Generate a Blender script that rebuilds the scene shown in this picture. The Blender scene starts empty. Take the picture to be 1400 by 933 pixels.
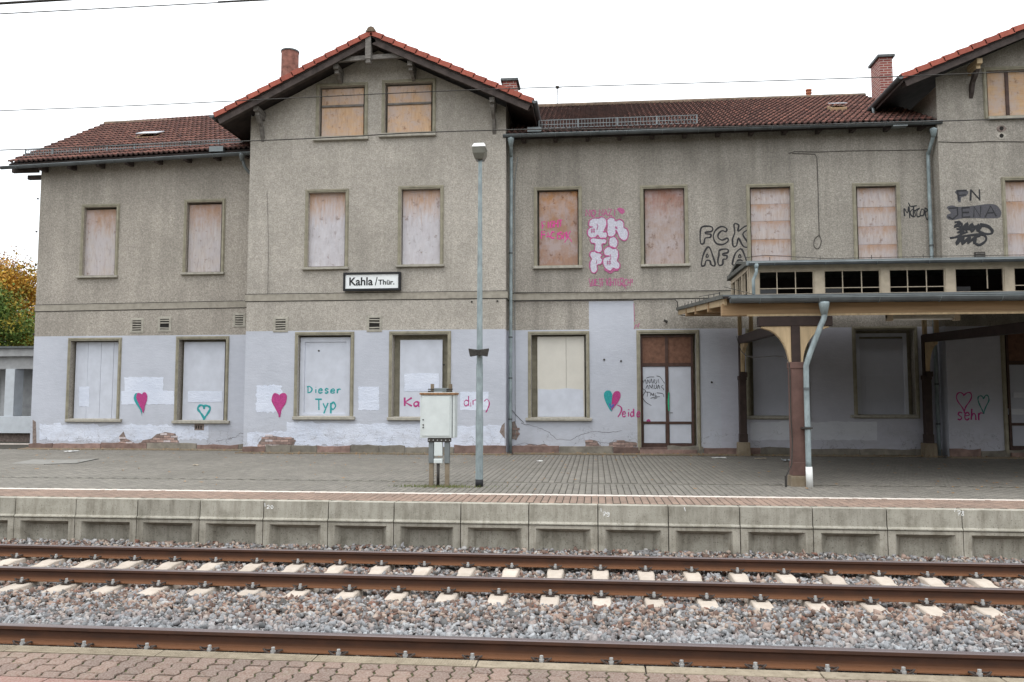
import bpy, math, random
import numpy as np
from mathutils import Vector, Matrix
random.seed(7); RNG = np.random.default_rng(7)
C = bpy.context.scene.collection
SC = bpy.context.scene
R = math.radians

# ------------------------------------------------------------------ camera
CAMZ = 1.533; F = 1118.07; PITCH = 0.07317; YAW = 0.10181
cd = bpy.data.cameras.new('camera'); cam = bpy.data.objects.new('camera', cd); C.objects.link(cam)
cam.location = (0, 0, CAMZ); cam.rotation_euler = (math.pi/2+PITCH, 0, YAW)
cd.sensor_width = 36; cd.lens = F/1400*36; cd.clip_start = 0.05; cd.clip_end = 5000
SC.camera = cam
_fw = np.array([-math.sin(YAW), math.cos(YAW), 0.]); _rt = np.array([math.cos(YAW), math.sin(YAW), 0.]); _up = np.array([0, 0, 1.])
_F = _fw*math.cos(PITCH)+_up*math.sin(PITCH); _U = _up*math.cos(PITCH)-_fw*math.sin(PITCH)
def at(px, py, Y):
    """world point on the plane y=Y seen at a place of the survey picture (1400x933)"""
    r = (px-700)*_rt-(py-466.5)*_U+F*_F
    t = Y/r[1]
    return float(r[0]*t), float(r[2]*t)+CAMZ
def rect(x0, y0, x1, y1, Y):
    xm, ym = (x0+x1)/2, (y0+y1)/2
    return at(x0, ym, Y)[0], at(x1, ym, Y)[0], at(xm, y1, Y)[1], at(xm, y0, Y)[1]   # X0,X1,Z0,Z1

# ------------------------------------------------------------------ light
SUN_EL, SUN_AZ = R(52), R(200)
w = bpy.data.worlds.new('World'); SC.world = w; w.use_nodes = True
nt = w.node_tree; nt.nodes.clear()
wo = nt.nodes.new('ShaderNodeOutputWorld'); bg = nt.nodes.new('ShaderNodeBackground'); bg.inputs[1].default_value = 0.1
sky = nt.nodes.new('ShaderNodeTexSky'); sky.sky_type = 'NISHITA'; sky.sun_disc = False
sky.sun_elevation = SUN_EL; sky.sun_rotation = SUN_AZ
tc = nt.nodes.new('ShaderNodeTexCoord'); sep = nt.nodes.new('ShaderNodeSeparateXYZ')
nz = nt.nodes.new('ShaderNodeTexNoise'); nz.inputs['Scale'].default_value = 1.6; nz.inputs['Detail'].default_value = 5
ramp = nt.nodes.new('ShaderNodeMapRange'); ramp.inputs[1].default_value = -0.05; ramp.inputs[2].default_value = 0.9
ramp.inputs[3].default_value = 8.8; ramp.inputs[4].default_value = 22.0
mul = nt.nodes.new('ShaderNodeMath'); mul.operation = 'MULTIPLY'
mr = nt.nodes.new('ShaderNodeMapRange'); mr.inputs[3].default_value = 0.88; mr.inputs[4].default_value = 1.12
cc = nt.nodes.new('ShaderNodeCombineColor'); mx = nt.nodes.new('ShaderNodeMix'); mx.data_type = 'RGBA'; mx.inputs[0].default_value = 0.94
m2 = nt.nodes.new('ShaderNodeMath'); m2.operation = 'MULTIPLY'; m2.inputs[1].default_value = 0.965
m3 = nt.nodes.new('ShaderNodeMath'); m3.operation = 'MULTIPLY'; m3.inputs[1].default_value = 1.03
L = nt.links.new
L(tc.outputs['Generated'], sep.inputs[0]); L(tc.outputs['Generated'], nz.inputs['Vector'])
L(sep.outputs[2], ramp.inputs[0]); L(nz.outputs['Fac'], mr.inputs[0]); L(ramp.outputs[0], mul.inputs[0]); L(mr.outputs[0], mul.inputs[1])
L(mul.outputs[0], m2.inputs[0]); L(mul.outputs[0], m3.inputs[0]); L(m2.outputs[0], cc.inputs[0]); L(mul.outputs[0], cc.inputs[1]); L(m3.outputs[0], cc.inputs[2])
L(sky.outputs[0], mx.inputs[6]); L(cc.outputs[0], mx.inputs[7]); L(mx.outputs[2], bg.inputs[0]); L(bg.outputs[0], wo.inputs[0])
sd = bpy.data.lights.new('sun', 'SUN'); sd.energy = 0.6; sd.angle = R(25); sd.color = (1, .97, .93)
so = bpy.data.objects.new('sun', sd); C.objects.link(so)
# sun stands behind the camera, a little to the left
sdir = Vector((-0.3, -0.6, 1.6)).normalized(); so.rotation_euler = sdir.to_track_quat('Z', 'Y').to_euler(); so.location = (-10, -20, 30)
SC.view_settings.view_transform = 'Standard'; SC.view_settings.look = 'None'; SC.view_settings.exposure = 0.34; SC.view_settings.gamma = 1
SC.render.engine = 'CYCLES'

# ------------------------------------------------------------------ materials
def srgb(r, g, b):
    f = lambda c: (c/255/12.92) if c/255 <= .04045 else ((c/255+.055)/1.055)**2.4
    return (f(r), f(g), f(b), 1)
class NT:
    def __init__(s, name):
        s.m = bpy.data.materials.new(name); s.m.use_nodes = True; s.t = s.m.node_tree
        s.b = s.t.nodes['Principled BSDF']; s.tc = None
    def n(s, typ, **kw):
        o = s.t.nodes.new(typ)
        for k, v in kw.items(): setattr(o, k, v)
        return o
    def coord(s, scale=(1, 1, 1), kind='Object', loc=(0, 0, 0)):
        if kind == 'World':
            g = s.n('ShaderNodeNewGeometry'); src = g.outputs['Position']
        else:
            tc = s.n('ShaderNodeTexCoord'); src = tc.outputs[kind]
        mp = s.n('ShaderNodeMapping'); mp.inputs['Scale'].default_value = scale; mp.inputs['Location'].default_value = loc
        s.t.links.new(src, mp.inputs[0]); return mp.outputs[0]
    def noise(s, scale, detail=4, rough=.55, vec=None, vscale=(1, 1, 1), dist=0):
        o = s.n('ShaderNodeTexNoise'); o.inputs['Scale'].default_value = scale; o.inputs['Detail'].default_value = detail
        o.inputs['Roughness'].default_value = rough; o.inputs['Distortion'].default_value = dist
        s.t.links.new(vec if vec is not None else s.coord(vscale, 'World'), o.inputs['Vector']); return o.outputs['Fac']
    def rng(s, src, a, b, c=0, d=1):
        o = s.n('ShaderNodeMapRange'); o.inputs[1].default_value = a; o.inputs[2].default_value = b; o.inputs[3].default_value = c; o.inputs[4].default_value = d
        s.t.links.new(src, o.inputs[0]); return o.outputs[0]
    def mix(s, fac, a, b, mode='MIX'):
        o = s.n('ShaderNodeMix', data_type='RGBA', blend_type=mode)
        for i, v in ((0, fac), (6, a), (7, b)):
            if isinstance(v, (int, float, tuple)): o.inputs[i].default_value = v if not isinstance(v, tuple) else (v if len(v) == 4 else v+(1,))
            else: s.t.links.new(v, o.inputs[i])
        return o.outputs[2]
    def math(s, op, a, b=0.):
        o = s.n('ShaderNodeMath', operation=op)
        for i, v in ((0, a), (1, b)):
            if isinstance(v, (int, float)): o.inputs[i].default_value = v
            else: s.t.links.new(v, o.inputs[i])
        return o.outputs[0]
    def island(s):
        return s.n('ShaderNodeNewGeometry').outputs['Random Per Island']
    def objrand(s):
        return s.n('ShaderNodeObjectInfo').outputs['Random']
    def done(s, col, rough=.8, metal=0., bump=None, bstr=.5, bdist=.01, spec=.3):
        if isinstance(col, tuple): s.b.inputs['Base Color'].default_value = col
        else: s.t.links.new(col, s.b.inputs['Base Color'])
        if isinstance(rough, (int, float)): s.b.inputs['Roughness'].default_value = rough
        else: s.t.links.new(rough, s.b.inputs['Roughness'])
        s.b.inputs['Metallic'].default_value = metal; s.b.inputs['Specular IOR Level'].default_value = spec
        if bump is not None:
            o = s.n('ShaderNodeBump'); o.inputs['Strength'].default_value = bstr; o.inputs['Distance'].default_value = bdist
            s.t.links.new(bump, o.inputs['Height']); s.t.links.new(o.outputs[0], s.b.inputs['Normal'])
        return s.m
def stucco(name, a, b, dark, streak=.35):
    s = NT(name)
    big = s.rng(s.noise(.55, 5, .6), .3, .72); fine = s.noise(26, 3, .7); stk = s.rng(s.noise(1.3, 4, .6, vscale=(1.6, 1.6, .16)), .42, .75)
    c = s.mix(big, a, b)
    c = s.mix(s.math('MULTIPLY', stk, streak), c, dark)
    grit = s.rng(fine, .38, .6)
    soot = s.rng(s.noise(.32, 6, .68), .44, .66)
    c = s.mix(s.math('MULTIPLY', soot, .4), c, dark)
    run = s.rng(s.noise(2.2, 5, .7, vscale=(2.4, 2.4, .1)), .5, .74)
    c = s.mix(s.math('MULTIPLY', run, .3), c, (a[0]*1.15, a[1]*1.15, a[2]*1.12, 1))
    med = s.rng(s.noise(9, 4, .75), .36, .66)
    c = s.mix(s.math('MULTIPLY', s.math('SUBTRACT', 1., med), .3), c, dark)
    mot = s.rng(s.noise(15, 3, .7), .4, .6)
    c = s.mix(s.math('MULTIPLY', s.math('SUBTRACT', 1., mot), .24), c, (dark[0]*.8, dark[1]*.8, dark[2]*.8, 1))
    c = s.mix(s.math('MULTIPLY', s.math('SUBTRACT', 1., grit), .42), c, (dark[0]*.55, dark[1]*.55, dark[2]*.55, 1))
    pits = s.rng(s.noise(60, 2, .5), .2, .36, 1, 0)
    c = s.mix(s.math('MULTIPLY', pits, .55), c, (.08, .07, .06, 1))
    return s.done(c, .95, bump=s.math('ADD', s.noise(38, 4, .75), s.noise(13, 3, .7)), bstr=.9, bdist=.014, spec=.15)
M = {}
M['stucco'] = stucco('roughcast_grey_beige', (.6, .54, .47, 1), (.49, .44, .385, 1), (.2, .182, .155, 1))
M['stucco_dark'] = stucco('roughcast_grey', (.57, .52, .455, 1), (.44, .4, .35, 1), (.155, .142, .123, 1), .5)
M['stucco_pale'] = stucco('roughcast_pale_grey', (.65, .595, .525, 1), (.57, .52, .46, 1), (.23, .21, .18, 1), .25)
def paint_wall(name, a, b, dirt=.35, bs=.5):
    s = NT(name)
    c = s.mix(s.rng(s.noise(.9, 5, .6), .3, .7), a, b)
    c = s.mix(s.math('MULTIPLY', s.rng(s.noise(3.5, 6, .7, vscale=(1, 1, 3)), .45, .7), .35), c, (a[0]*1.12, a[1]*1.12, a[2]*1.1, 1))
    zz = s.n('ShaderNodeSeparateXYZ'); g = s.n('ShaderNodeNewGeometry'); s.t.links.new(g.outputs['Position'], zz.inputs[0])
    low = s.rng(zz.outputs[2], .2, 1.3, 1, 0)
    spl = s.rng(s.noise(2.2, 6, .7, vscale=(1, 1, 1.8)), .42, .7)
    c = s.mix(s.math('MULTIPLY', s.math('MULTIPLY', low, spl), dirt), c, (.33, .31, .31, 1))
    specks = s.rng(s.noise(45, 2, .5), .2, .33, 1, 0)
    c = s.mix(s.math('MULTIPLY', specks, .35), c, (.25, .22, .2, 1))
    crack = s.n('ShaderNodeTexVoronoi', feature='DISTANCE_TO_EDGE'); crack.inputs['Scale'].default_value = 1.25
    wv = s.n('ShaderNodeVectorMath', operation='ADD'); no = s.n('ShaderNodeTexNoise'); no.inputs['Scale'].default_value = 3.5; no.inputs['Detail'].default_value = 5
    s.t.links.new(s.coord(kind='World'), no.inputs['Vector']); s.t.links.new(s.coord(kind='World'), wv.inputs[0]); s.t.links.new(no.outputs['Color'], wv.inputs[1]); s.t.links.new(wv.outputs[0], crack.inputs['Vector'])
    ck = s.rng(crack.outputs['Distance'], 0, .011, 1, 0)
    lo2 = s.rng(zz.outputs[2], .35, 1.0, 1, 0)
    c = s.mix(s.math('MULTIPLY', s.math('MULTIPLY', ck, lo2), .75), c, (.09, .08, .08, 1))
    return s.done(c, .85, bump=s.math('ADD', s.noise(30, 4, .7), s.noise(7, 3, .6, vscale=(1, 1, 3))), bstr=bs, bdist=.012, spec=.2)
M['lilac'] = paint_wall('lilac_wall_paint', (.5, .515, .57, 1), (.43, .445, .495, 1))
M['lilac_dull'] = paint_wall('dull_lilac_wall_paint', (.5, .5, .56, 1), (.43, .43, .485, 1), .5)
M['wash'] = paint_wall('whitewash', (.68, .71, .8, 1), (.56, .6, .7, 1), .5, 1.0)
M['wash_grey'] = paint_wall('grey_wash', (.62, .63, .67, 1), (.54, .55, .6, 1), .2)
def plain(name, c, rough=.7, var=.15, scale=6, metal=0, bstr=.2, vscale=(1, 1, 1), spec=.3, perobj=0.):
    s = NT(name)
    f = s.rng(s.noise(scale, 5, .6, vscale=vscale), .3, .7, 1-var, 1+var)
    if perobj: f = s.math('MULTIPLY', f, s.rng(s.objrand(), 0, 1, 1-perobj, 1+perobj))
    o = s.n('ShaderNodeVectorMath', operation='SCALE'); o.inputs[0].default_value = c[:3]; s.t.links.new(f, o.inputs['Scale'])
    return s.done(o.outputs[0], rough, metal, bump=s.noise(scale*5, 3, .6, vscale=vscale), bstr=bstr, bdist=.004, spec=spec)
M['khaki'] = plain('khaki_window_surround', (.285, .26, .195, 1), .8, .22, 5)
M['khaki_dark'] = plain('dirty_khaki_reveal', (.17, .145, .095, 1), .85, .3, 5)
M['sill'] = plain('stone_sill', (.36, .335, .285, 1), .8, .2, 9)
M['band'] = plain('string_course_render', (.33, .3, .25, 1), .9, .18, 7, bstr=.5)
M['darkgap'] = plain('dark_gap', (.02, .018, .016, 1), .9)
M['plinth'] = plain('red_sandstone_plinth', (.2, .135, .115, 1), .9, .35, 4, bstr=.7, perobj=.3)
M['plinth_grey'] = plain('grey_plinth', (.2, .18, .15, 1), .9, .3, 4, bstr=.7, perobj=.2)
M['brick'] = plain('exposed_brick', (.32, .225, .195, 1), .9, .3, 12, bstr=.6, perobj=.35)
M['brick_white'] = plain('painted_brick', (.5, .44, .44, 1), .9, .3, 12, bstr=.6, perobj=.25)
M['mortar'] = plain('old_mortar', (.21, .165, .145, 1), .95, .4, 14, bstr=.8)
M['zinc'] = plain('zinc', (.2, .22, .225, 1), .5, .22, 3, metal=.55)
M['zinc_dark'] = plain('weathered_zinc', (.12, .13, .135, 1), .55, .25, 3, metal=.4)
M['galv'] = plain('galvanised_steel', (.27, .32, .33, 1), .6, .3, 9, metal=.1, vscale=(1, 1, .5))
M['white_plastic'] = plain('white_plastic', (.75, .75, .73, 1), .5, .06)
M['black'] = plain('black_rubber', (.02, .02, .022, 1), .6)
M['darkmetal'] = plain('dark_metal', (.05, .045, .04, 1), .6, .3, 20, metal=.3)
M['cabinet'] = plain('light_grey_cabinet_paint', (.6, .64, .63, 1), .45, .07, 5)
M['rust'] = plain('rusty_lid', (.3, .17, .09, 1), .85, .5, 25)
M['darkwood'] = plain('dark_stained_wood', (.065, .05, .045, 1), .8, .4, 4, vscale=(1, 1, 1))
M['greywood'] = plain('weathered_grey_wood', (.17, .155, .14, 1), .85, .4, 12, vscale=(.4, 1, 1), bstr=.5)
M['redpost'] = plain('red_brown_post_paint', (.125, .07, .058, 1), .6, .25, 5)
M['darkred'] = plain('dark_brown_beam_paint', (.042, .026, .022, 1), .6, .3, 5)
M['doorframe'] = plain('brown_door_frame', (.075, .042, .033, 1), .6, .3, 8)
M['doorpanel'] = plain('brown_door_board', (.17, .085, .055, 1), .7, .3, 8)
M['board_white'] = plain('lilac_white_board', (.53, .55, .61, 1), .6, .08, 3)
M['board_grey'] = plain('grey_lilac_board', (.42, .43, .49, 1), .6, .06, 2)
M['board_cream'] = plain('cream_board', (.58, .55, .49, 1), .6, .06, 2)
M['attic_white'] = plain('white_frame_paint', (.6, .6, .62, 1), .6, .1)
M['pine'] = plain('fresh_pine_beam', (.32, .21, .115, 1), .7, .25, 3, vscale=(.25, 3, 5))
M['pine_pale'] = plain('pale_pine', (.47, .35, .21, 1), .7, .2, 6, vscale=(2, 2, .3))
M['cream'] = plain('cream_window_frame', (.43, .36, .27, 1), .7, .15, 6)
M['bitumen'] = plain('bitumen_felt', (.1, .1, .09, 1), .95, .4, 8, bstr=.8)
M['soffit'] = plain('dark_soffit_board', (.04, .03, .027, 1), .85, .4, 3)
M['signwhite'] = plain('enamel_white', (.78, .8, .8, 1), .35, .05, 10)
M['lid'] = plain('grey_white_lid', (.45, .46, .48, 1), .5, .1)
M['cracklime'] = plain('crack_in_plaster', (.16, .15, .16, 1), .9, .5, 9)
M['signblack'] = plain('sign_black', (.015, .015, .017, 1), .5, .1)
M['litter'] = plain('paper', (.75, .74, .72, 1), .8, .1)
M['annex'] = plain('grey_concrete_annex', (.36, .36, .36, 1), .9, .15, 4)
M['annex_light'] = plain('pale_annex_panel', (.52, .55, .58, 1), .8, .08, 4)
M['concrete_cap'] = plain('chimney_cap_concrete', (.12, .13, .13, 1), .8, .3, 10)
M['clay'] = plain('clay_pipe', (.42, .16, .09, 1), .8, .3, 8)
M['chimround'] = plain('weathered_red_flue', (.24, .105, .08, 1), .85, .5, 6)
def spray(name, c, rough=.7):
    s = NT(name); f = s.rng(s.noise(28, 3, .6), .35, .7, .8, 1.2)
    o = s.n('ShaderNodeVectorMath', operation='SCALE'); o.inputs[0].default_value = c[:3]; s.t.links.new(f, o.inputs['Scale'])
    return s.done(o.outputs[0], rough, bump=s.noise(38, 4, .7), bstr=.5, bdist=.01)
M['smudge'] = spray('black_smudge', (.085, .082, .092, 1)); M['teal'] = spray('teal_spray', (.03, .3, .31, 1)); M['magenta'] = spray('magenta_spray', (.42, .05, .2, 1)); M['pink'] = spray('pink_spray', (.62, .07, .28, 1))
M['pinkmauve'] = spray('faded_mauve_spray', (.42, .1, .23, 1)); M['sprayblack'] = spray('black_spray', (.03, .03, .033, 1)); M['spraygrey'] = spray('thin_black_spray', (.03, .028, .03, 1))
M['spraywhite'] = spray('white_spray', (.52, .51, .58, 1)); M['mauve_halo'] = spray('mauve_halo', (.4, .33, .33, 1)); M['chalk'] = spray('chalk', (.8, .8, .78, 1)); M['blue'] = spray('blue_spray', (.1, .13, .38, 1))
M['greenheart'] = spray('dull_green_spray', (.06, .22, .2, 1)); M['green'] = spray('green_spray', (.03, .4, .2, 1))

def ply(name, a, b, top=None, cross=0):
    """plywood: stretched grain between two tones, optional weathering colour that sits at the top edge"""
    s = NT(name)
    v = (9, 9, .9) if not cross else (.9, 9, 9)
    g = s.rng(s.noise(2.2, 7, .65, vscale=v, dist=1.2), .32, .68)
    bl = s.rng(s.noise(3.4, 5, .7), .4, .62)
    c = s.mix(g, a, b); c = s.mix(s.math('MULTIPLY', bl, .4), c, (a[0]*.62+.05, a[1]*.62+.05, a[2]*.62+.06, 1))
    if top:
        tcg = s.n('ShaderNodeTexCoord'); zz = s.n('ShaderNodeSeparateXYZ'); s.t.links.new(tcg.outputs['Generated'], zz.inputs[0])
        t = s.rng(s.math('ADD', zz.outputs[2], s.math('MULTIPLY', s.math('SUBTRACT', s.noise(3, 5, .7, vscale=(5, 5, .7)), .5), .9)), .55, .95)
        c = s.mix(s.math('MULTIPLY', t, .85), c, top)
    pt = s.rng(s.noise(1.7, 6, .72), .42, .6)
    c = s.mix(s.math('MULTIPLY', pt, .45), c, (.47, .43, .45, 1))
    dk = s.rng(s.noise(4.5, 6, .75, vscale=(2, 2, .5)), .54, .68)
    c = s.mix(s.math('MULTIPLY', dk, .45), c, (b[0]*.55, b[1]*.5, b[2]*.5, 1))
    kn = s.rng(s.noise(5.5, 4, .65), .3, .4, 1, 0)
    c = s.mix(s.math('MULTIPLY', kn, .75), c, (a[0]*.4, a[1]*.3, a[2]*.25, 1))
    return s.done(c, .75, bump=s.noise(6, 6, .7, vscale=v), bstr=.4, bdist=.004)
M['ply_pinkgrey'] = ply('washed_plywood', (.52, .485, .475, 1), (.4, .325, .285, 1), (.34, .19, .11, 1))
M['ply_lilac'] = ply('lilac_washed_plywood', (.58, .57, .6, 1), (.5, .46, .47, 1), (.42, .24, .13, 1))
M['ply_orange'] = ply('orange_plywood', (.36, .21, .14, 1), (.28, .18, .14, 1), (.42, .2, .07, 1))
M['ply_brown'] = ply('brown_plywood', (.42, .335, .295, 1), (.29, .205, .17, 1), (.3, .14, .1, 1))
M['ply_attic'] = ply('pale_orange_plywood', (.62, .43, .28, 1), (.5, .3, .17, 1), None, 0)
M['ply_attic2'] = ply('pale_yellow_chipboard', (.58, .4, .24, 1), (.5, .3, .17, 1), None, 1)
M['ply_strip'] = ply('peeling_plywood_strip', (.54, .48, .46, 1), (.38, .28, .23, 1), (.38, .22, .13, 1))

def tilemat(name, c1, c2, moss):
    s = NT(name)
    tcg = s.n('ShaderNodeTexCoord'); fl = s.n('ShaderNodeVectorMath', operation='FLOOR'); s.t.links.new(tcg.outputs['UV'], fl.inputs[0])
    wn = s.n('ShaderNodeTexWhiteNoise', noise_dimensions='2D'); s.t.links.new(fl.outputs[0], wn.inputs[0])
    c = s.mix(wn.outputs['Value'], c1, c2)
    c = s.mix(s.math('MULTIPLY', s.rng(s.noise(5, 5, .7), .42, .72), .75), c, moss)
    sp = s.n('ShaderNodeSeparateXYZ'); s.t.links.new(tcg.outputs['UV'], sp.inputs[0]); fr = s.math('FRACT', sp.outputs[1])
    edge = s.rng(fr, .0, .22, .55, 0)                       # highlight painted on the lower lip of each tile
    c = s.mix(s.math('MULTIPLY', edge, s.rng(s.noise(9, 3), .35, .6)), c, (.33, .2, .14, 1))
    fu = s.math('FRACT', sp.outputs[0])                     # shade painted into the channel of each pantile to deepen its relief
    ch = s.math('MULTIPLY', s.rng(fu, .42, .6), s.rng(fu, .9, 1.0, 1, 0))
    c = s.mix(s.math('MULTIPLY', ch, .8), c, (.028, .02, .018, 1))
    return s.done(c, .8, bump=s.noise(30, 4, .7), bstr=.4, bdist=.006, spec=.3)
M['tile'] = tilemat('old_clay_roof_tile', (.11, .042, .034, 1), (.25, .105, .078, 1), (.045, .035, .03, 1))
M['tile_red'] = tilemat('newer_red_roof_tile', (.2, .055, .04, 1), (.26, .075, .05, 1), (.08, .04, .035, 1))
M['verge'] = plain('red_verge_tile', (.34, .09, .06, 1), .7, .18, 8, perobj=.12)
M['ridge'] = plain('ridge_tile', (.14, .1, .07, 1), .85, .4, 8, perobj=.2)
def brickwork(name):
    s = NT(name); b = s.n('ShaderNodeTexBrick'); tcg = s.n('ShaderNodeTexCoord')
    s.t.links.new(tcg.outputs['UV'], b.inputs['Vector'])
    b.inputs['Color1'].default_value = (.2, .05, .045, 1); b.inputs['Color2'].default_value = (.3, .085, .065, 1); b.inputs['Mortar'].default_value = (.42, .36, .32, 1)
    b.inputs['Scale'].default_value = 1; b.inputs['Brick Width'].default_value = .25; b.inputs['Row Height'].default_value = .083; b.inputs['Mortar Size'].default_value = .012
    return s.done(b.outputs['Color'], .85, bump=b.outputs['Fac'], bstr=-.6, bdist=.01)
M['chimney'] = brickwork('chimney_brickwork')

def concrete(name, c, stain, scale=1., perobj=.13, pit=.5):
    s = NT(name)
    f = s.rng(s.noise(2.5*scale, 6, .65), .3, .7)
    k = s.mix(f, c, (c[0]*.72, c[1]*.72, c[2]*.7, 1))
    k = s.mix(s.math('MULTIPLY', s.rng(s.noise(3*scale, 5, .7, vscale=(3, 3, .35)), .45, .75), .65), k, stain)
    k = s.mix(s.math('MULTIPLY', s.rng(s.noise(5*scale, 5, .7), .5, .7), .35), k, stain)
    k = s.mix(s.math('MULTIPLY', s.rng(s.noise(48, 3, .6), .25, .42, 1, 0), pit), k, (stain[0]*.5, stain[1]*.5, stain[2]*.5, 1))
    f2 = s.rng(s.objrand(), 0, 1, 1-perobj, 1+perobj)
    o = s.n('ShaderNodeVectorMath', operation='SCALE'); s.t.links.new(k, o.inputs[0]); s.t.links.new(f2, o.inputs['Scale'])
    return s.done(o.outputs[0], .9, bump=s.noise(30, 5, .7), bstr=.6, bdist=.006, spec=.2)
M['panel'] = concrete('platform_edge_concrete', (.42, .39, .33, 1), (.11, .092, .068, 1), pit=1.)
M['panel_top'] = concrete('coping_concrete', (.43, .405, .345, 1), (.14, .12, .09, 1), pit=.9)
M['sleeper'] = concrete('sleeper_concrete', (.52, .45, .385, 1), (.42, .34, .27, 1), 2, .08, .2)
M['kerb'] = concrete('kerb_concrete', (.3, .25, .185, 1), (.16, .125, .085, 1), 2, .08, .6)
M['pedestal'] = concrete('post_pedestal_concrete', (.27, .22, .16, 1), (.14, .1, .06, 1))
def paver(name, c1, c2, island=True, moss=(.1, .11, .05, 1)):
    s = NT(name)
    c = s.mix(s.island() if island else s.objrand(), c1, c2)
    c = s.mix(s.math('MULTIPLY', s.rng(s.noise(.5, 7, .7), .38, .66), .55), c, (c1[0]*.6, c1[1]*.6, c1[2]*.55, 1))
    c = s.mix(s.math('MULTIPLY', s.rng(s.noise(9, 4, .7), .55, .75), .35), c, moss)
    c = s.mix(s.math('MULTIPLY', s.rng(s.noise(90, 2, .6), .3, .7), .25), c, (.6, .55, .5, 1))
    return s.done(c, .9, bump=s.noise(60, 4, .7), bstr=.5, bdist=.004, spec=.2)
M['paver_grey'] = paver('grey_paving_block', (.115, .107, .092, 1), (.172, .158, .134, 1))
M['paver_red'] = paver('red_brown_paving_block', (.17, .105, .075, 1), (.26, .165, .118, 1))
M['paver_near'] = paver('weathered_red_paver', (.12, .073, .055, 1), (.21, .13, .096, 1), False)
M['tile_near'] = paver('large_red_paving_tile', (.2, .1, .08, 1), (.25, .125, .1, 1), False)
M['joint'] = plain('mossy_joint_soil', (.06, .065, .025, 1), .95, .5, 14, bstr=.8)
M['joint_far'] = plain('dark_joint_sand', (.05, .043, .033, 1), .95, .4, 9, bstr=.5)
M['line'] = plain('white_line_paint', (.62, .55, .49, 1), .8, .1, 8)
M['soil'] = plain('track_bed_soil', (.09, .08, .07, 1), .95, .4, 9)
M['asphalt'] = plain('grey_asphalt', (.16, .155, .145, 1), .95, .2, 6)
M['asphalt_pale'] = plain('pale_repair_asphalt', (.23, .22, .2, 1), .95, .15, 6)
M['terrain'] = plain('grassy_ground', (.1, .09, .065, 1), .95, .4, .8)
s = NT('rusty_rail_steel')
f = s.rng(s.noise(6, 6, .7, vscale=(.6, 3, 1.3)), .3, .7)
zz = s.n('ShaderNodeSeparateXYZ'); g = s.n('ShaderNodeTexCoord'); s.t.links.new(g.outputs['Object'], zz.inputs[0])
foot = s.rng(zz.outputs[2], -.165, -.09, 1, 0)              # fresher orange rust on the foot
c = s.mix(f, (.045, .024, .017, 1), (.085, .037, .021, 1)); c = s.mix(s.math('MULTIPLY', foot, .8), c, (.2, .085, .035, 1))
M['rail'] = s.done(c, .75, bump=s.noise(25, 5, .7), bstr=.4, bdist=.003)
M['railhead'] = plain('worn_rail_head', (.17, .14, .14, 1), .42, .15, 3, metal=.5, vscale=(.2, 8, 1))
M['clip'] = plain('rusty_rail_clip', (.06, .045, .038, 1), .7, .4, 30, metal=.2)
M['bolt'] = plain('grey_bolt', (.4, .4, .39, 1), .5, .2, 30, metal=.3)
s = NT('ballast_stone')
isl = s.island(); rr = s.n('ShaderNodeValToRGB'); cr = rr.color_ramp
for i, (p, col) in enumerate([(0, (.1, .095, .09, 1)), (.14, (.3, .295, .3, 1)), (.3, (.14, .088, .068, 1)), (.46, (.32, .225, .18, 1)), (.6, (.2, .195, .195, 1)), (.74, (.38, .3, .245, 1)), (.86, (.4, .385, .37, 1)), (.95, (.2, .1, .07, 1))]):
    e = cr.elements[i] if i < 2 else cr.elements.new(p); e.position = p; e.color = col
cr.interpolation = 'CONSTANT'; s.t.links.new(isl, rr.inputs[0])
zz = s.n('ShaderNodeSeparateXYZ'); g = s.n('ShaderNodeNewGeometry'); s.t.links.new(g.outputs['Position'], zz.inputs[0])
near = s.math('MULTIPLY', s.rng(s.math('ADD', zz.outputs[1], s.math('MULTIPLY', s.noise(1.2, 3), 1.2)), 8.4, 9.3, .85, 0), 1.)   # cleaner grey stone next to the near track
c = s.mix(near, rr.outputs[0], s.mix(isl, (.18, .19, .2, 1), (.4, .42, .44, 1)))
c = s.mix(s.math('MULTIPLY', s.rng(s.noise(28, 3, .6), .3, .7), .3), c, (.11, .09, .075, 1))
M['stone'] = s.done(c, .85, bump=s.noise(70, 3, .6), bstr=.3, bdist=.003, spec=.3)
def leafmat(name, a, b, c3):
    s = NT(name); i = s.island(); c = s.mix(i, a, b); c = s.mix(s.rng(s.noise(.8, 3), .45, .62), c, c3)
    m = s.done(c, .7, spec=.2)
    return m
M['leaf_green'] = leafmat('green_leaves', (.1, .16, .03, 1), (.05, .09, .02, 1), (.28, .22, .03, 1))
M['leaf_yellow'] = leafmat('yellow_leaves', (.5, .3, .04, 1), (.38, .17, .03, 1), (.2, .17, .03, 1))
M['leaf_orange'] = leafmat('russet_leaves', (.3, .14, .06, 1), (.2, .11, .06, 1), (.4, .2, .05, 1))
M['bark'] = plain('bark', (.1, .08, .06, 1), .95, .4, 5, bstr=1)
M['fallen'] = leafmat('fallen_leaves', (.35, .2, .08, 1), (.22, .13, .06, 1), (.3, .17, .07, 1))
M['grass'] = leafmat('grass_blades', (.13, .16, .05, 1), (.2, .19, .08, 1), (.09, .12, .04, 1))
M['glass_dark'] = NT('dark_window_glass').done((.012, .012, .014, 1), .12, spec=.5)

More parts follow.
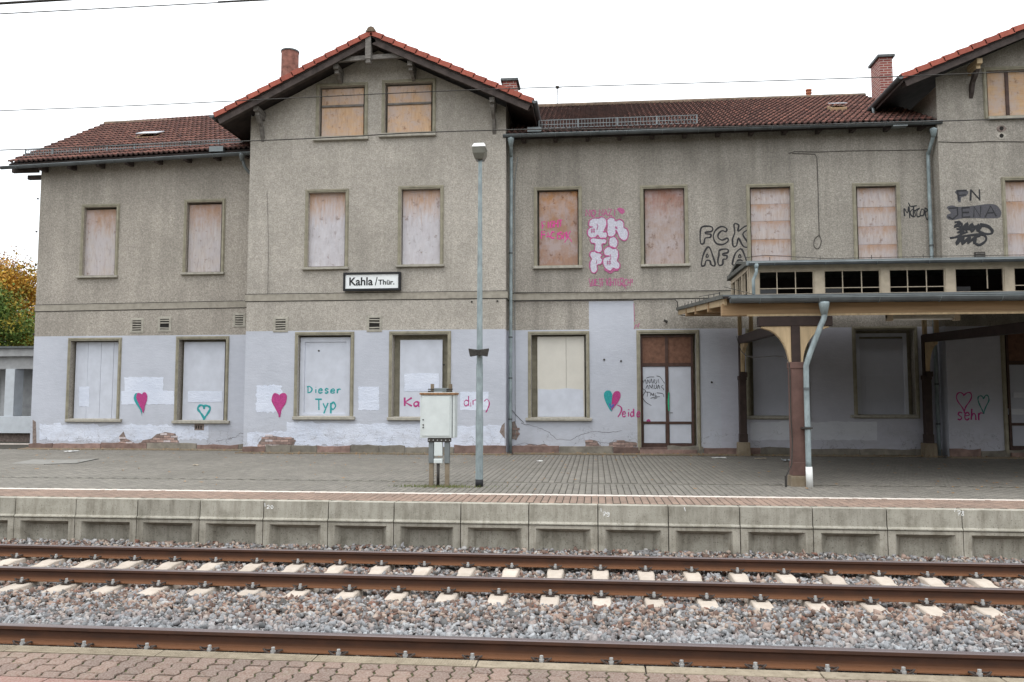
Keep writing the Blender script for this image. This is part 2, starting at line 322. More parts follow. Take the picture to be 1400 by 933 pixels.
# ------------------------------------------------------------------ mesh builder
class MB:
    def __init__(s): s.v = []; s.f = []; s.m = []; s.uv = None
    def poly(s, pts, mi=0):
        k = len(s.v); s.v += [tuple(p) for p in pts]; s.f.append(tuple(range(k, k+len(pts)))); s.m.append(mi)
    def box(s, x0, x1, y0, y1, z0, z1, mi=0):
        k = len(s.v)
        s.v += [(x0, y0, z0), (x1, y0, z0), (x1, y1, z0), (x0, y1, z0), (x0, y0, z1), (x1, y0, z1), (x1, y1, z1), (x0, y1, z1)]
        for q in ((0, 3, 2, 1), (4, 5, 6, 7), (0, 1, 5, 4), (1, 2, 6, 5), (2, 3, 7, 6), (3, 0, 4, 7)): s.f.append(tuple(k+i for i in q)); s.m.append(mi)
        return s
    def beam(s, a, b, wx, hz, mi=0, up=(0, 0, 1)):
        """box along a->b, width wx, height hz centred on the axis"""
        a = Vector(a); b = Vector(b); d = (b-a).normalized(); u = Vector(up); sd = d.cross(u).normalized(); u = sd.cross(d)
        k = len(s.v)
        for p in (a, b):
            for i, j in ((-1, -1), (1, -1), (1, 1), (-1, 1)): s.v.append(tuple(p+sd*(wx/2*i)+u*(hz/2*j)))
        for q in ((0, 1, 2, 3), (7, 6, 5, 4), (0, 4, 5, 1), (1, 5, 6, 2), (2, 6, 7, 3), (3, 7, 4, 0)): s.f.append(tuple(k+i for i in q)); s.m.append(mi)
        return s
    def tube(s, pts, r, n=8, mi=0, sq=None, cap=True, closed=False):
        """tube along pts; r number or list; sq=(axis index, factor) flattens it"""
        P = [Vector(p) for p in pts]; k0 = len(s.v); N = len(P)
        if not isinstance(r, (list, tuple)): r = [r]*N
        pu = None
        for i, p in enumerate(P):
            if closed: d = P[(i+1) % N]-P[i-1]
            else: d = P[min(i+1, N-1)]-P[max(i-1, 0)]
            if d.length < 1e-9: d = Vector((1, 0, 0))
            d.normalize()
            if sq is not None:
                e = Vector((0, 0, 0)); e[sq[0]] = 1; a = d.cross(e)
                if a.length < 1e-6: a = Vector((0, 0, 1))
                a.normalize(); b = e*sq[1]
            else:
                ref = pu if pu is not None else (Vector((0, 0, 1)) if abs(d.z) < .9 else Vector((1, 0, 0)))
                a = (ref-d*ref.dot(d))
                if a.length < 1e-6: a = d.orthogonal()
                a.normalize(); b = d.cross(a); pu = a
            for j in range(n):
                t = 2*math.pi*j/n; s.v.append(tuple(p+a*(math.cos(t)*r[i])+b*(math.sin(t)*r[i])))
        for i in range(N if closed else N-1):
            i2 = (i+1) % N
            for j in range(n):
                j2 = (j+1) % n; s.f.append((k0+i*n+j, k0+i*n+j2, k0+i2*n+j2, k0+i2*n+j)); s.m.append(mi)
        if cap and not closed:
            s.f.append(tuple(k0+j for j in reversed(range(n)))); s.m.append(mi)
            s.f.append(tuple(k0+(N-1)*n+j for j in range(n))); s.m.append(mi)
        return s
    def prism(s, pts, axis, a, b, mi=0):
        """pts 2-D outline; axis 'x','y' or 'z' extrusion from a to b"""
        def mk(p, t):
            return (t, p[0], p[1]) if axis == 'x' else ((p[0], t, p[1]) if axis == 'y' else (p[0], p[1], t))
        k = len(s.v); n = len(pts)
        s.v += [mk(p, a) for p in pts]+[mk(p, b) for p in pts]
        s.f.append(tuple(range(k, k+n))); s.m.append(mi); s.f.append(tuple(range(k+2*n-1, k+n-1, -1))); s.m.append(mi)
        for i in range(n):
            j = (i+1) % n; s.f.append((k+i, k+n+i, k+n+j, k+j)); s.m.append(mi)
        return s
    def mesh(s, name, mats, smooth=False):
        me = bpy.data.meshes.new(name); me.from_pydata(s.v, [], s.f)
        for m in (mats if isinstance(mats, (list, tuple)) else [mats]): me.materials.append(M[m] if isinstance(m, str) else m)
        me.polygons.foreach_set('material_index', s.m)
        if smooth: me.polygons.foreach_set('use_smooth', [True]*len(s.f))
        me.update(); return me
def obj(name, mb, mats, parent=None, smooth=False, bevel=0, label=None, kind=None, fixn=True):
    me = mb if isinstance(mb, bpy.types.Mesh) else mb.mesh(name, mats, smooth)
    if fixn and not isinstance(mb, bpy.types.Mesh) and len(me.polygons) < 20000:
        import bmesh as bmm
        b = bmm.new(); b.from_mesh(me); bmm.ops.recalc_face_normals(b, faces=b.faces); b.to_mesh(me); b.free()
    o = bpy.data.objects.new(name, me); C.objects.link(o)
    if parent is not None:
        o.parent = parent; pl = Vector(parent.location); q = parent
        while q.parent is not None: q = q.parent; pl += Vector(q.location)
        if o.data: o.location = -pl
    if bevel:
        md = o.modifiers.new('bevel', 'BEVEL'); md.width = bevel; md.segments = 2; md.limit_method = 'ANGLE'
    if label: o['label'] = label
    if kind: o['kind'] = kind
    return o
def thing(name, label, cat, loc=(0, 0, 0), group=None):
    o = bpy.data.objects.new(name, None); C.objects.link(o); o.location = loc; o['label'] = label; o['category'] = cat
    o.empty_display_size = .2
    if group: o['group'] = group
    return o
def tag(o, label, cat, group=None):
    o['label'] = label; o['category'] = cat
    if group: o['group'] = group
    return o
def rebase(o):
    """put the object origin at the centre of its mesh base"""
    co = np.empty(len(o.data.vertices)*3); o.data.vertices.foreach_get('co', co); co = co.reshape(-1, 3)
    c = np.array([(co[:, 0].min()+co[:, 0].max())/2, (co[:, 1].min()+co[:, 1].max())/2, co[:, 2].min()])
    o.data.vertices.foreach_set('co', (co-c).ravel()); o.location = Vector(o.location)+Vector(c); o.data.update(); return o

# ------------------------------------------------------------------ main planes
G, Mw, Lw = 23.5, 24.0, 24.8          # wall planes: gabled block, middle wing, left wing
YA, YB, YC = 11.347, 9.84, 7.35       # the three rails in view
HEAD = -.561                          # rail head level; platform top is 0
EDGE = 12.25; NEDGE = 5.04; NTOP = -.035

# ------------------------------------------------------------------ ground
def slab(name, x0, x1, y0, y1, z0, z1, mat):
    o = obj(name, MB().box(x0, x1, y0, y1, z0, z1), mat, kind='structure'); return o
g0 = MB(); g0.poly([(-2500, -2500, -1.15), (2500, -2500, -1.15), (2500, 2500, -1.15), (-2500, 2500, -1.15)]); obj('ground', g0, 'soil', kind='structure')
te = MB(); te.poly([(-2500, 60, -.12), (2500, 60, -.12), (2500, 2500, -.12), (-2500, 2500, -.12)]); obj('terrain', te, 'terrain', kind='structure')
pf = slab('platform', -60, 40, EDGE+.165, 60, -1.1, -.012, 'joint_far')
pn = slab('platform', -30, 30, -4, NEDGE-.12, -1.1, NTOP-.012, 'joint')
bed = MB()
prof = [(NEDGE-.2, -1.0), (NEDGE+.3, -.86), (YC-1.0, -.82), (YC, -.80), (YC+.75, -.80), (YB-.9, -.82), (YB, -.82), (YA, -.82), (YA+.5, -.8), (EDGE+.1, -.78), (EDGE+.1, -1.12), (NEDGE-.2, -1.12)]
bed.prism(prof, 'x', -60, 40); obj('ballast_bed', bed, 'soil', kind='structure')
hm = MB(); nh = 60  # unseen hills added behind the camera to cut low skylight under the canopy
for ring_, (rr_, hh) in enumerate(((50, -1.0), (90, 7), (150, 19), (240, 36), (360, 48), (600, 34), (900, -2))):
    for k in range(nh+1):
        th = math.pi*1.02+math.pi*.96*k/nh; j = 1+.12*math.sin(k*.7+ring_)+.08*math.sin(k*1.9)
        hm.v.append((rr_*j*math.cos(th), rr_*j*math.sin(th), hh*(1+.1*math.sin(k*.5+ring_*2)) if 0 < ring_ < 6 else hh))
for a in range(6):
    for k in range(nh): q = a*(nh+1)+k; hm.f.append((q, q+1, q+nh+2, q+nh+1)); hm.m.append(0)
obj('added_hills', hm, 'terrain', kind='structure', smooth=True)
# yard surface left of the station
yd = MB(); yd.box(-60, -22.5, EDGE+.3, 59, -.012, -.002); obj('pavement', yd, 'asphalt', kind='structure')

# far platform paving: joined blocks with open joints
def paving(name, x0, x1, y0, y1, z, mat, parent=None, px=.11, py=.22, h=.007):
    nx = int(round((x1-x0)/px)); ny = int(round((y1-y0)/py)); px = (x1-x0)/nx; py = (y1-y0)/ny; g = .0065
    I, J = np.meshgrid(np.arange(nx), np.arange(ny), indexing='ij'); I = I.ravel(); J = J.ravel()
    off = (I % 2)*.5*py
    X0 = x0+I*px+g; X1 = x0+(I+1)*px-g; Y0 = y0+J*py+off+g; Y1 = np.minimum(y0+(J+1)*py+off-g, y1+.05)
    dz = RNG.uniform(-.0015, .0015, len(I)); b = .006; n = len(I)
    V = np.empty((n, 8, 3))
    for k, (xx, yy, zz) in enumerate([(X0, Y0, -h), (X1, Y0, -h), (X1, Y1, -h), (X0, Y1, -h), (X0+b, Y0+b, 0), (X1-b, Y0+b, 0), (X1-b, Y1-b, 0), (X0+b, Y1-b, 0)]):
        V[:, k, 0] = xx; V[:, k, 1] = yy; V[:, k, 2] = z+zz+dz
    base = np.array([[4, 5, 6, 7], [0, 1, 5, 4], [1, 2, 6, 5], [2, 3, 7, 6], [3, 0, 4, 7]])
    Fc = (np.arange(n)[:, None, None]*8+base[None]).reshape(-1, 4)
    me = npmesh(name, V.reshape(-1, 3), Fc, mat)
    o = obj(name, me, None, parent, kind='stuff'); return o
def npmesh(name, V, Fc, mat):
    me = bpy.data.meshes.new(name); k = Fc.shape[1]
    me.vertices.add(len(V)); me.vertices.foreach_set('co', np.ascontiguousarray(V, dtype=np.float32).ravel())
    me.loops.add(Fc.size); me.loops.foreach_set('vertex_index', np.ascontiguousarray(Fc, dtype=np.int32).ravel())
    me.polygons.add(len(Fc)); me.polygons.foreach_set('loop_start', np.arange(0, Fc.size, k, dtype=np.int32)); me.polygons.foreach_set('loop_total', np.full(len(Fc), k, dtype=np.int32))
    me.materials.append(M[mat]); me.update(calc_edges=True); me.validate(); return me
WL0, WL1 = 13.47, 13.64
paving('paving_block', -22.5, 13, EDGE+.18, WL0, 0, 'paver_red', pf)
paving('paving_block', -22.5, 13, WL1, 15.4, 0, 'paver_grey', pf)
paving('paving_block', -22.5, 13, 15.56, 23.4, 0, 'paver_grey', pf, px=.12)
paving('paving_block', -22.5, -10.3, 23.4, 24.5, 0, 'paver_grey', pf, px=.12)
ln = MB()
x = -24.
while x < 14:
    ln.box(x, x+.497, WL0+.003, WL1-.003, -.011, .001); x += .5
obj('edge_line', ln, 'line', pf)
dr = MB(); dr.box(-24, 14, 15.44, 15.5, -.02, .002); obj('drain_groove', dr, 'darkgap', pf)
for a, b in ((15.405, 15.435), (15.505, 15.555)):
    obj('drain_edge', MB().box(-24, 14, a, b, -.011, .0), 'panel_top', pf)

def ground_pt(px, py):
    rr = (px-700)*_rt-(py-466.5)*_U+F*_F; t = -CAMZ/rr[2]; return float(rr[0]*t), float(rr[1]*t)
pt = MB(); pt.prism([ground_pt(*p) for p in ((14, 634), (45, 628.5), (90, 629), (132, 627.5), (104, 633.5), (60, 635))], 'z', -.01, .004); obj('repair_patch', pt, 'asphalt_pale', pf)
ct = MB(); P_ = [ground_pt(*p) for p in ((60, 635.3), (104, 634), (134, 628))]
for a_, b_ in zip(P_[:-1], P_[1:]): ct.beam((a_[0], a_[1], .003), (b_[0], b_[1], .003), .05, .012)
obj('open_joint', ct, 'darkgap', pf)
# platform edge: coping stones and recessed wall panels, 1.02 m each
X0J = at(818, 705, EDGE)[0]; PW = 1.02
for k in range(-22, 17):
    a = X0J+k*PW; b = a+PW-.012
    cs = MB(); cs.prism([(EDGE, .004), (EDGE+.17, .004), (EDGE+.17, -.3), (EDGE, -.3), (EDGE-.035, -.29), (EDGE-.035, -.27), (EDGE-.004, -.25), (EDGE, -.02)], 'x', a, b)
    obj('coping_stone', cs, 'panel_top', pf, bevel=.006)
    p = MB(); y0 = EDGE-.02; y1 = EDGE+.1; yb = EDGE+.14; zt, zb = -.302, -1.05; iz = zt-.045; ix0 = a+.1; ix1 = b-.1; d = .11
    p.poly([(a, y0, zb), (ix0, y0, zb), (ix0, y0, iz), (a, y0, zt)]); p.poly([(ix1, y0, zb), (b, y0, zb), (b, y0, zt), (ix1, y0, iz)])
    p.poly([(a, y0, zt), (ix0, y0, iz), (ix1, y0, iz), (b, y0, zt)])
    p.poly([(ix0, y0, iz), (ix0+d, yb, iz-.07), (ix1-d, yb, iz-.07), (ix1, y0, iz)])
    p.poly([(ix0, y0, zb), (ix0+d, yb, zb), (ix0+d, yb, iz-.07), (ix0, y0, iz)])
    p.poly([(ix1, y0, iz), (ix1-d, yb, iz-.07), (ix1-d, yb, zb), (ix1, y0, zb)])
    p.poly([(ix0+d, yb, zb), (ix1-d, yb, zb), (ix1-d, yb, iz-.07), (ix0+d, yb, iz-.07)])
    p.poly([(a, y0, zb), (a, y0, zt), (a, y1, zt), (a, y1, zb)]); p.poly([(b, y0, zt), (b, y0, zb), (b, y1, zb), (b, y1, zt)])
    p.poly([(a, y0, zt), (b, y0, zt), (b, y1, zt), (a, y1, zt)])
    obj('wall_panel', p, 'panel', pf, fixn=False)

# near platform: kerb stones, wavy paving blocks, large tiles
for k in range(-12, 11):
    a = at(652.5, 905, NEDGE-.05)[0]+k*1.0; kb = MB().box(a+.003, a+.995, NEDGE-.115, NEDGE, -.5, NTOP)
    if k < 0:
        for j in range(60): kb.box(a+.01+j*.0163, a+.018+j*.0163, NEDGE-.1, NEDGE-.012, NTOP, NTOP+.002)
    obj('kerb_stone', kb, 'kerb', pn, bevel=.006)
def wavy(w_, l_, K=4):
    g = .0065; wv = .0095; out = []
    # sides run along y with an s-bend, ends along x with a small bend
    ys = [0, .2, .32, .5, .68, .8, 1]; dx = [0, 0, -.4, -1, -.4, 0, 0]; dxs = [0, 0, 1, 1.2, 1, 0, 0]
    wl = [(-w_/2+g+math.sin(K*math.pi*t)*wv, -l_/2+g+t*(l_-2*g)) for t in np.linspace(0, 1, 4*K+1)]
    wr = [(w_/2-g+math.sin(K*math.pi*t)*wv, -l_/2+g+t*(l_-2*g)) for t in np.linspace(1, 0, 4*K+1)]
    return wr[::-1]+wl[::-1]
def paver_mesh(out, b=.005, h=.012, name='paver', mat='paver_near'):
    m = MB(); n = len(out); cx = sum(p[0] for p in out)/n; cy = sum(p[1] for p in out)/n
    sx = max(p[0] for p in out)-min(p[0] for p in out); sy = max(p[1] for p in out)-min(p[1] for p in out)
    inn = [(cx+(p[0]-cx)*(1-2*b/sx), cy+(p[1]-cy)*(1-2*b/sy)) for p in out]
    m.v = [(p[0], p[1], -h) for p in out]+[(p[0], p[1], -b*.6) for p in out]+[(p[0], p[1], 0) for p in inn]
    for l in (0, 1):
        for i in range(n):
            j = (i+1) % n; m.f.append((l*n+i, l*n+j, (l+1)*n+j, (l+1)*n+i)); m.m.append(0)
    m.f.append(tuple(range(2*n, 3*n))); m.m.append(0)
    return m.mesh(name, mat)
pw, pl = .112, .215
pm = paver_mesh(wavy(pw, pl))
half = paver_mesh(wavy(pw, pl/2, 2))
ytop = NEDGE-.12; LINE_Y = ytop-2*pl-.005
for i in range(-66, 56):
    xx = i*pw; o0 = 0 if i % 2 else pl/2
    rows = [(ytop-pl/2, pm), (ytop-1.5*pl, pm)] if i % 2 else [(ytop-pl/4, half), (ytop-pl, pm), (ytop-pl*1.75, half)]
    for yy, me in rows:
        o = bpy.data.objects.new('paver', me); C.objects.link(o); o.parent = pn
        o.location = (xx, yy, NTOP+random.uniform(-.003, .002)); o.rotation_euler = (random.uniform(-.008, .008), random.uniform(-.012, .012), random.uniform(-.01, .01))
tm = paver_mesh([(-.147, -.147), (.147, -.147), (.147, .147), (-.147, .147)], .004, name='paving_tile', mat='tile_near')
for j in range(2):
    for i in range(-25, 20):
        o = bpy.data.objects.new('paving_tile', tm); C.objects.link(o); o.parent = pn
        o.location = (i*.3+.05, LINE_Y-.155-j*.3, NTOP+random.uniform(-.002, .002)); o.rotation_euler = (random.uniform(-.004, .004), random.uniform(-.006, .006), 0)

# ------------------------------------------------------------------ tracks
def rail_mesh():
    pr = [(-.035, -.008), (-.03, 0), (.03, 0), (.035, -.008), (.036, -.036), (.02, -.046), (.009, -.056), (.008, -.12), (.014, -.137), (.068, -.15), (.07, -.16), (-.07, -.16), (-.068, -.15), (-.014, -.137), (-.008, -.12), (-.009, -.056), (-.02, -.046), (-.036, -.036)]
    m = MB(); n = len(pr); xs = np.linspace(-60, 40, 2)
    for xx in xs: m.v += [(xx, p[0], p[1]) for p in pr]
    for i in range(n):
        j = (i+1) % n; m.f.append((i, n+i, n+j, j)); m.m.append(1 if i in (0, 1, 2) else 0)
    m.f.append(tuple(range(n))); m.m.append(0); m.f.append(tuple(range(2*n-1, n-1, -1))); m.m.append(0)
    return m.mesh('rail', ['rail', 'railhead'])
RM = rail_mesh()
def fastening_mesh():
    m = MB()
    m.box(-.05, .05, -.05, .035, 0, .012, 0)                                   # guide plate
    for sx in (-1, 1):                                                          # two spring loops
        pts = [(sx*.012, .03, .03), (sx*.045, .045, .03), (sx*.075, .02, .036), (sx*.085, -.015, .052), (sx*.062, -.035, .04), (sx*.03, -.03, .022), (sx*.02, .0, .02)]
        m.tube(pts, .0085, 6, 0)
    m.tube([(0, -.005, .0), (0, -.005, .038)], .024, 8, 1); m.tube([(0, -.005, .038), (0, -.005, .068)], .017, 6, 1)
    return m.mesh('rail_fastening', ['clip', 'bolt'])
FM = fastening_mesh()
def sleeper_mesh():
    m = MB(); st = [(-1.3, .09, .145, .0), (-1.28, .09, .15, .2), (-.42, .105, .15, .2), (-.3, .09, .14, .185), (.3, .09, .14, .185), (.42, .105, .15, .2), (1.28, .09, .15, .2), (1.3, .09, .145, 0)]
    st = [(-1.3, .098, .148, .19), (-1.0, .1, .15, .205), (-.48, .1, .15, .215), (-.36, .088, .13, .19), (.36, .088, .13, .19), (.48, .1, .15, .215), (1.0, .1, .15, .205), (1.3, .098, .148, .19)]
    for y, wt, wb, h in st: m.v += [(-wb, y, -.215), (wb, y, -.215), (wt+.006, y, h-.225), (wt-.008, y, h-.215), (-wt+.008, y, h-.215), (-wt-.006, y, h-.225)]
    for i in range(len(st)-1):
        for j in range(6):
            k = (j+1) % 6; m.f.append((i*6+j, i*6+k, (i+1)*6+k, (i+1)*6+j)); m.m.append(0)
    m.f.append(tuple(range(6))); m.m.append(0); m.f.append(tuple(range(len(st)*6-1, len(st)*6-7, -1))); m.m.append(0)
    return m.mesh('sleeper', 'sleeper')
SM = sleeper_mesh()
def track(yn, yf, xs, label):
    t = thing('railway_track', label, 'railway track', (0, (yn+yf)/2, HEAD))
    for y in (yn, yf):
        r = bpy.data.objects.new('rail', RM); C.objects.link(r); r.parent = t; r.location = (0, y-(yn+yf)/2, 0)
    for xx in xs:
        sl = bpy.data.objects.new('sleeper', SM); C.objects.link(sl); sl.parent = t; sl.location = (xx, 0, -.172); sl.rotation_euler = (0, 0, random.uniform(-.006, .006))
        for y in (yn, yf):
            for sgn in (-1, 1):
                fo = bpy.data.objects.new('rail_fastening', FM); C.objects.link(fo); fo.parent = sl
                fo.location = (random.uniform(-.004, .004), y-(yn+yf)/2+sgn*.1, .0); fo.rotation_euler = (0, 0, 0 if sgn < 0 else math.pi)
xsA = [.0476+.6*k for k in range(-28, 21)]; xsC = [.115+.6*k for k in range(-22, 17)]
track(YB, YA, xsA, 'railway track with rusty rails on pale concrete sleepers below the station platform wall')
track(YC-1.507, YC, xsC, 'railway track in front whose far rusty rail runs just behind the near platform kerb')

# ballast stones: tens of thousands of small crushed pieces, one object
def ballast():
    ico = []
    ph = (1+5**.5)/2
    for a, b in ((-1, ph), (1, ph), (-1, -ph), (1, -ph)): ico.append((a, b, 0))
    for a, b in ((-1, ph), (1, ph), (-1, -ph), (1, -ph)): ico.append((0, a, b))
    for a, b in ((ph, -1), (ph, 1), (-ph, -1), (-ph, 1)): ico.append((a, 0, b))
    ico = np.array(ico)/math.sqrt(1+ph*ph)
    fc = np.array([(0, 11, 5), (0, 5, 1), (0, 1, 7), (0, 7, 10), (0, 10, 11), (1, 5, 9), (5, 11, 4), (11, 10, 2), (10, 7, 6), (7, 1, 8), (3, 9, 4), (3, 4, 2), (3, 2, 6), (3, 6, 8), (3, 8, 9), (4, 9, 5), (2, 4, 11), (6, 2, 10), (8, 6, 7), (9, 8, 1)])
    zones = [(-18, 13, YA+.08, EDGE+.03, 880, -.705, -.665), (-17, 12, YB+.06, YA-.06, 880, -.80, -.79), (-15, 11, YC+.07, YB-.04, 950, None, None), (-8, 6, NEDGE+.02, YC-.1, 330, -.82, -.82)]
    P = []
    for x0, x1, y0, y1, dens, za, zb in zones:
        n = int((x1-x0)*(y1-y0)*dens); X = RNG.uniform(x0, x1, n); Y = RNG.uniform(y0, y1, n)
        # thin out what the picture cannot show
        keep = (X > -.93*Y-3.0) & (X < .62*Y+2.6); X = X[keep]; Y = Y[keep]; n = len(X)
        t = (Y-y0)/(y1-y0)
        if za is None:   # between the tracks: covers the sleeper ends, a shallow hollow towards the near rail
            d = YB-Y; Z = np.interp(d, [0, .18, .42, .62, 1.2, 2.0, 2.45], [-.80, -.79, -.775, -.745, -.735, -.75, -.755])
            d2 = Y-YC; Z = np.minimum(Z, -.60)
        else: Z = za+(zb-za)*t
        if y0 > YA: Z = np.interp(Y, [YA, YA+.25, EDGE], [-.765, -.735, -.66])
        # keep sleeper tops clear
        lift = RNG.uniform(-.035, .012, n)+.012*np.sin(X*2.1+Y*3)*np.cos(X*.9-Y)
        xs = np.array(xsA if Y.mean() > YC+1e-6 else xsC); dx = np.abs(X[:, None]-xs[None]).min(1)
        on = (dx < .125) & (((Y > YB-.44) & (Y < YA+.40)) if Y.mean() > YC else (Y > 0))
        Z2 = Z+lift
        k = ~on; P.append(np.stack([X[k], Y[k], Z2[k]], 1))
    P = np.concatenate(P); n = len(P)
    cube = np.array([(x_, y_, z_) for z_ in (-1, 1) for y_ in (-1, 1) for x_ in (-1, 1)], float)*.62
    fq = np.array([(0, 2, 3), (0, 3, 1), (4, 5, 7), (4, 7, 6), (0, 1, 5), (0, 5, 4), (2, 6, 7), (2, 7, 3), (0, 4, 6), (0, 6, 2), (1, 3, 7), (1, 7, 5)])
    Vall = []; Fall = []; base = 0; sel = RNG.random(n) < .62
    for shape, faces, idx in ((cube, fq, np.where(sel)[0]), (ico, fc, np.where(~sel)[0])):
        NV = 30; var = []; nvt = len(shape)
        for k in range(NV):
            v = shape.copy(); v *= RNG.uniform(.6, 1.3, (nvt, 1)); v += RNG.normal(0, .14, v.shape); v *= np.array([RNG.uniform(.9, 1.4), RNG.uniform(.75, 1.0), RNG.uniform(.5, .85)]); var.append(v)
        V = np.array(var)[RNG.integers(0, NV, len(idx))]; m_ = len(idx)
        sc = np.exp(RNG.normal(math.log(.0295), .3, m_)).clip(.014, .052)
        q = RNG.normal(size=(m_, 4)); q /= np.linalg.norm(q, axis=1)[:, None]; a, b, c_, d = q.T
        Rm = np.stack([1-2*(c_*c_+d*d), 2*(b*c_-d*a), 2*(b*d+c_*a), 2*(b*c_+d*a), 1-2*(b*b+d*d), 2*(c_*d-b*a), 2*(b*d-c_*a), 2*(c_*d+b*a), 1-2*(b*b+c_*c_)], 1).reshape(m_, 3, 3)
        V = np.einsum('nij,nkj->nki', Rm, V)*sc[:, None, None]+P[idx][:, None, :]
        Vall.append(V.reshape(-1, 3)); Fall.append((np.arange(m_)[:, None, None]*nvt+faces[None]).reshape(-1, 3)+base); base += m_*nvt
    V = np.concatenate(Vall); Fc = np.concatenate(Fall)
    print('ballast stones', n)
    o = obj('ballast_gravel', npmesh('ballast_gravel', V.reshape(-1, 3), Fc, 'stone'), None, kind='stuff'); tag(o, 'grey and brown crushed stone ballast around the sleepers', 'gravel')
ballast()

# ------------------------------------------------------------------ strokes for lettering and spray paint
def cr(pts, n=5, closed=False):
    """Catmull-Rom through points"""
    P = [np.array(p, float) for p in pts]
    if len(P) < 3: return P
    out = []; N = len(P)
    for i in range(N if closed else N-1):
        p0 = P[i-1] if (closed or i > 0) else P[0]; p1 = P[i]; p2 = P[(i+1) % N]; p3 = P[(i+2) % N] if (closed or i+2 < N) else P[-1]
        for k in range(n):
            t = k/n; out.append(.5*((2*p1)+(-p0+p2)*t+(2*p0-5*p1+4*p2-p3)*t*t+(-p0+3*p1-3*p2+p3)*t**3))
    if not closed: out.append(P[-1])
    return out
def strokes(mb, lines, wpx, Y, smooth=True, mi=0, proud=.002, closed=False):
    for ln_ in lines:
        pts = cr(ln_, 4, closed) if smooth else [np.array(p, float) for p in ln_]
        W = []
        for p in pts:
            x, z = at(p[0], p[1], Y); W.append((x, Y-proud, z))
        a = at(ln_[0][0], ln_[0][1], Y); b = at(ln_[0][0]+wpx/2, ln_[0][1], Y); r = abs(b[0]-a[0])
        ph = random.uniform(0, 6); RR = [r*(1+.2*math.sin(ph+k*.55)+random.uniform(-.06, .06)) for k in range(len(W))]
        mb.tube(W, RR, 6, mi, sq=(1, min(.35, .004/r)), closed=closed)
def patch(mb, poly, Y, t=.003, mi=0, smooth=False):
    pts = cr(poly, 5, True) if smooth else poly
    mb.prism([at(p[0], p[1], Y) for p in pts], 'y', Y-t, Y+.01, mi)
def jag(x0, y0, x1, y1, n=7, j=1.2):
    """ragged rectangle outline in picture units"""
    n = n*3; j = j*.55
    P = []
    for k in range(n): P.append((x0+(x1-x0)*k/n, y0+random.uniform(-j, j)))
    m_ = max(2, int(n*abs(y1-y0)/max(1, abs(x1-x0))))
    for k in range(m_): P.append((x1+random.uniform(-j, j), y0+(y1-y0)*k/m_))
    for k in range(n): P.append((x1+(x0-x1)*k/n, y1+random.uniform(-j, j)))
    for k in range(m_): P.append((x0+random.uniform(-j, j), y1+(y0-y1)*k/m_))
    return P
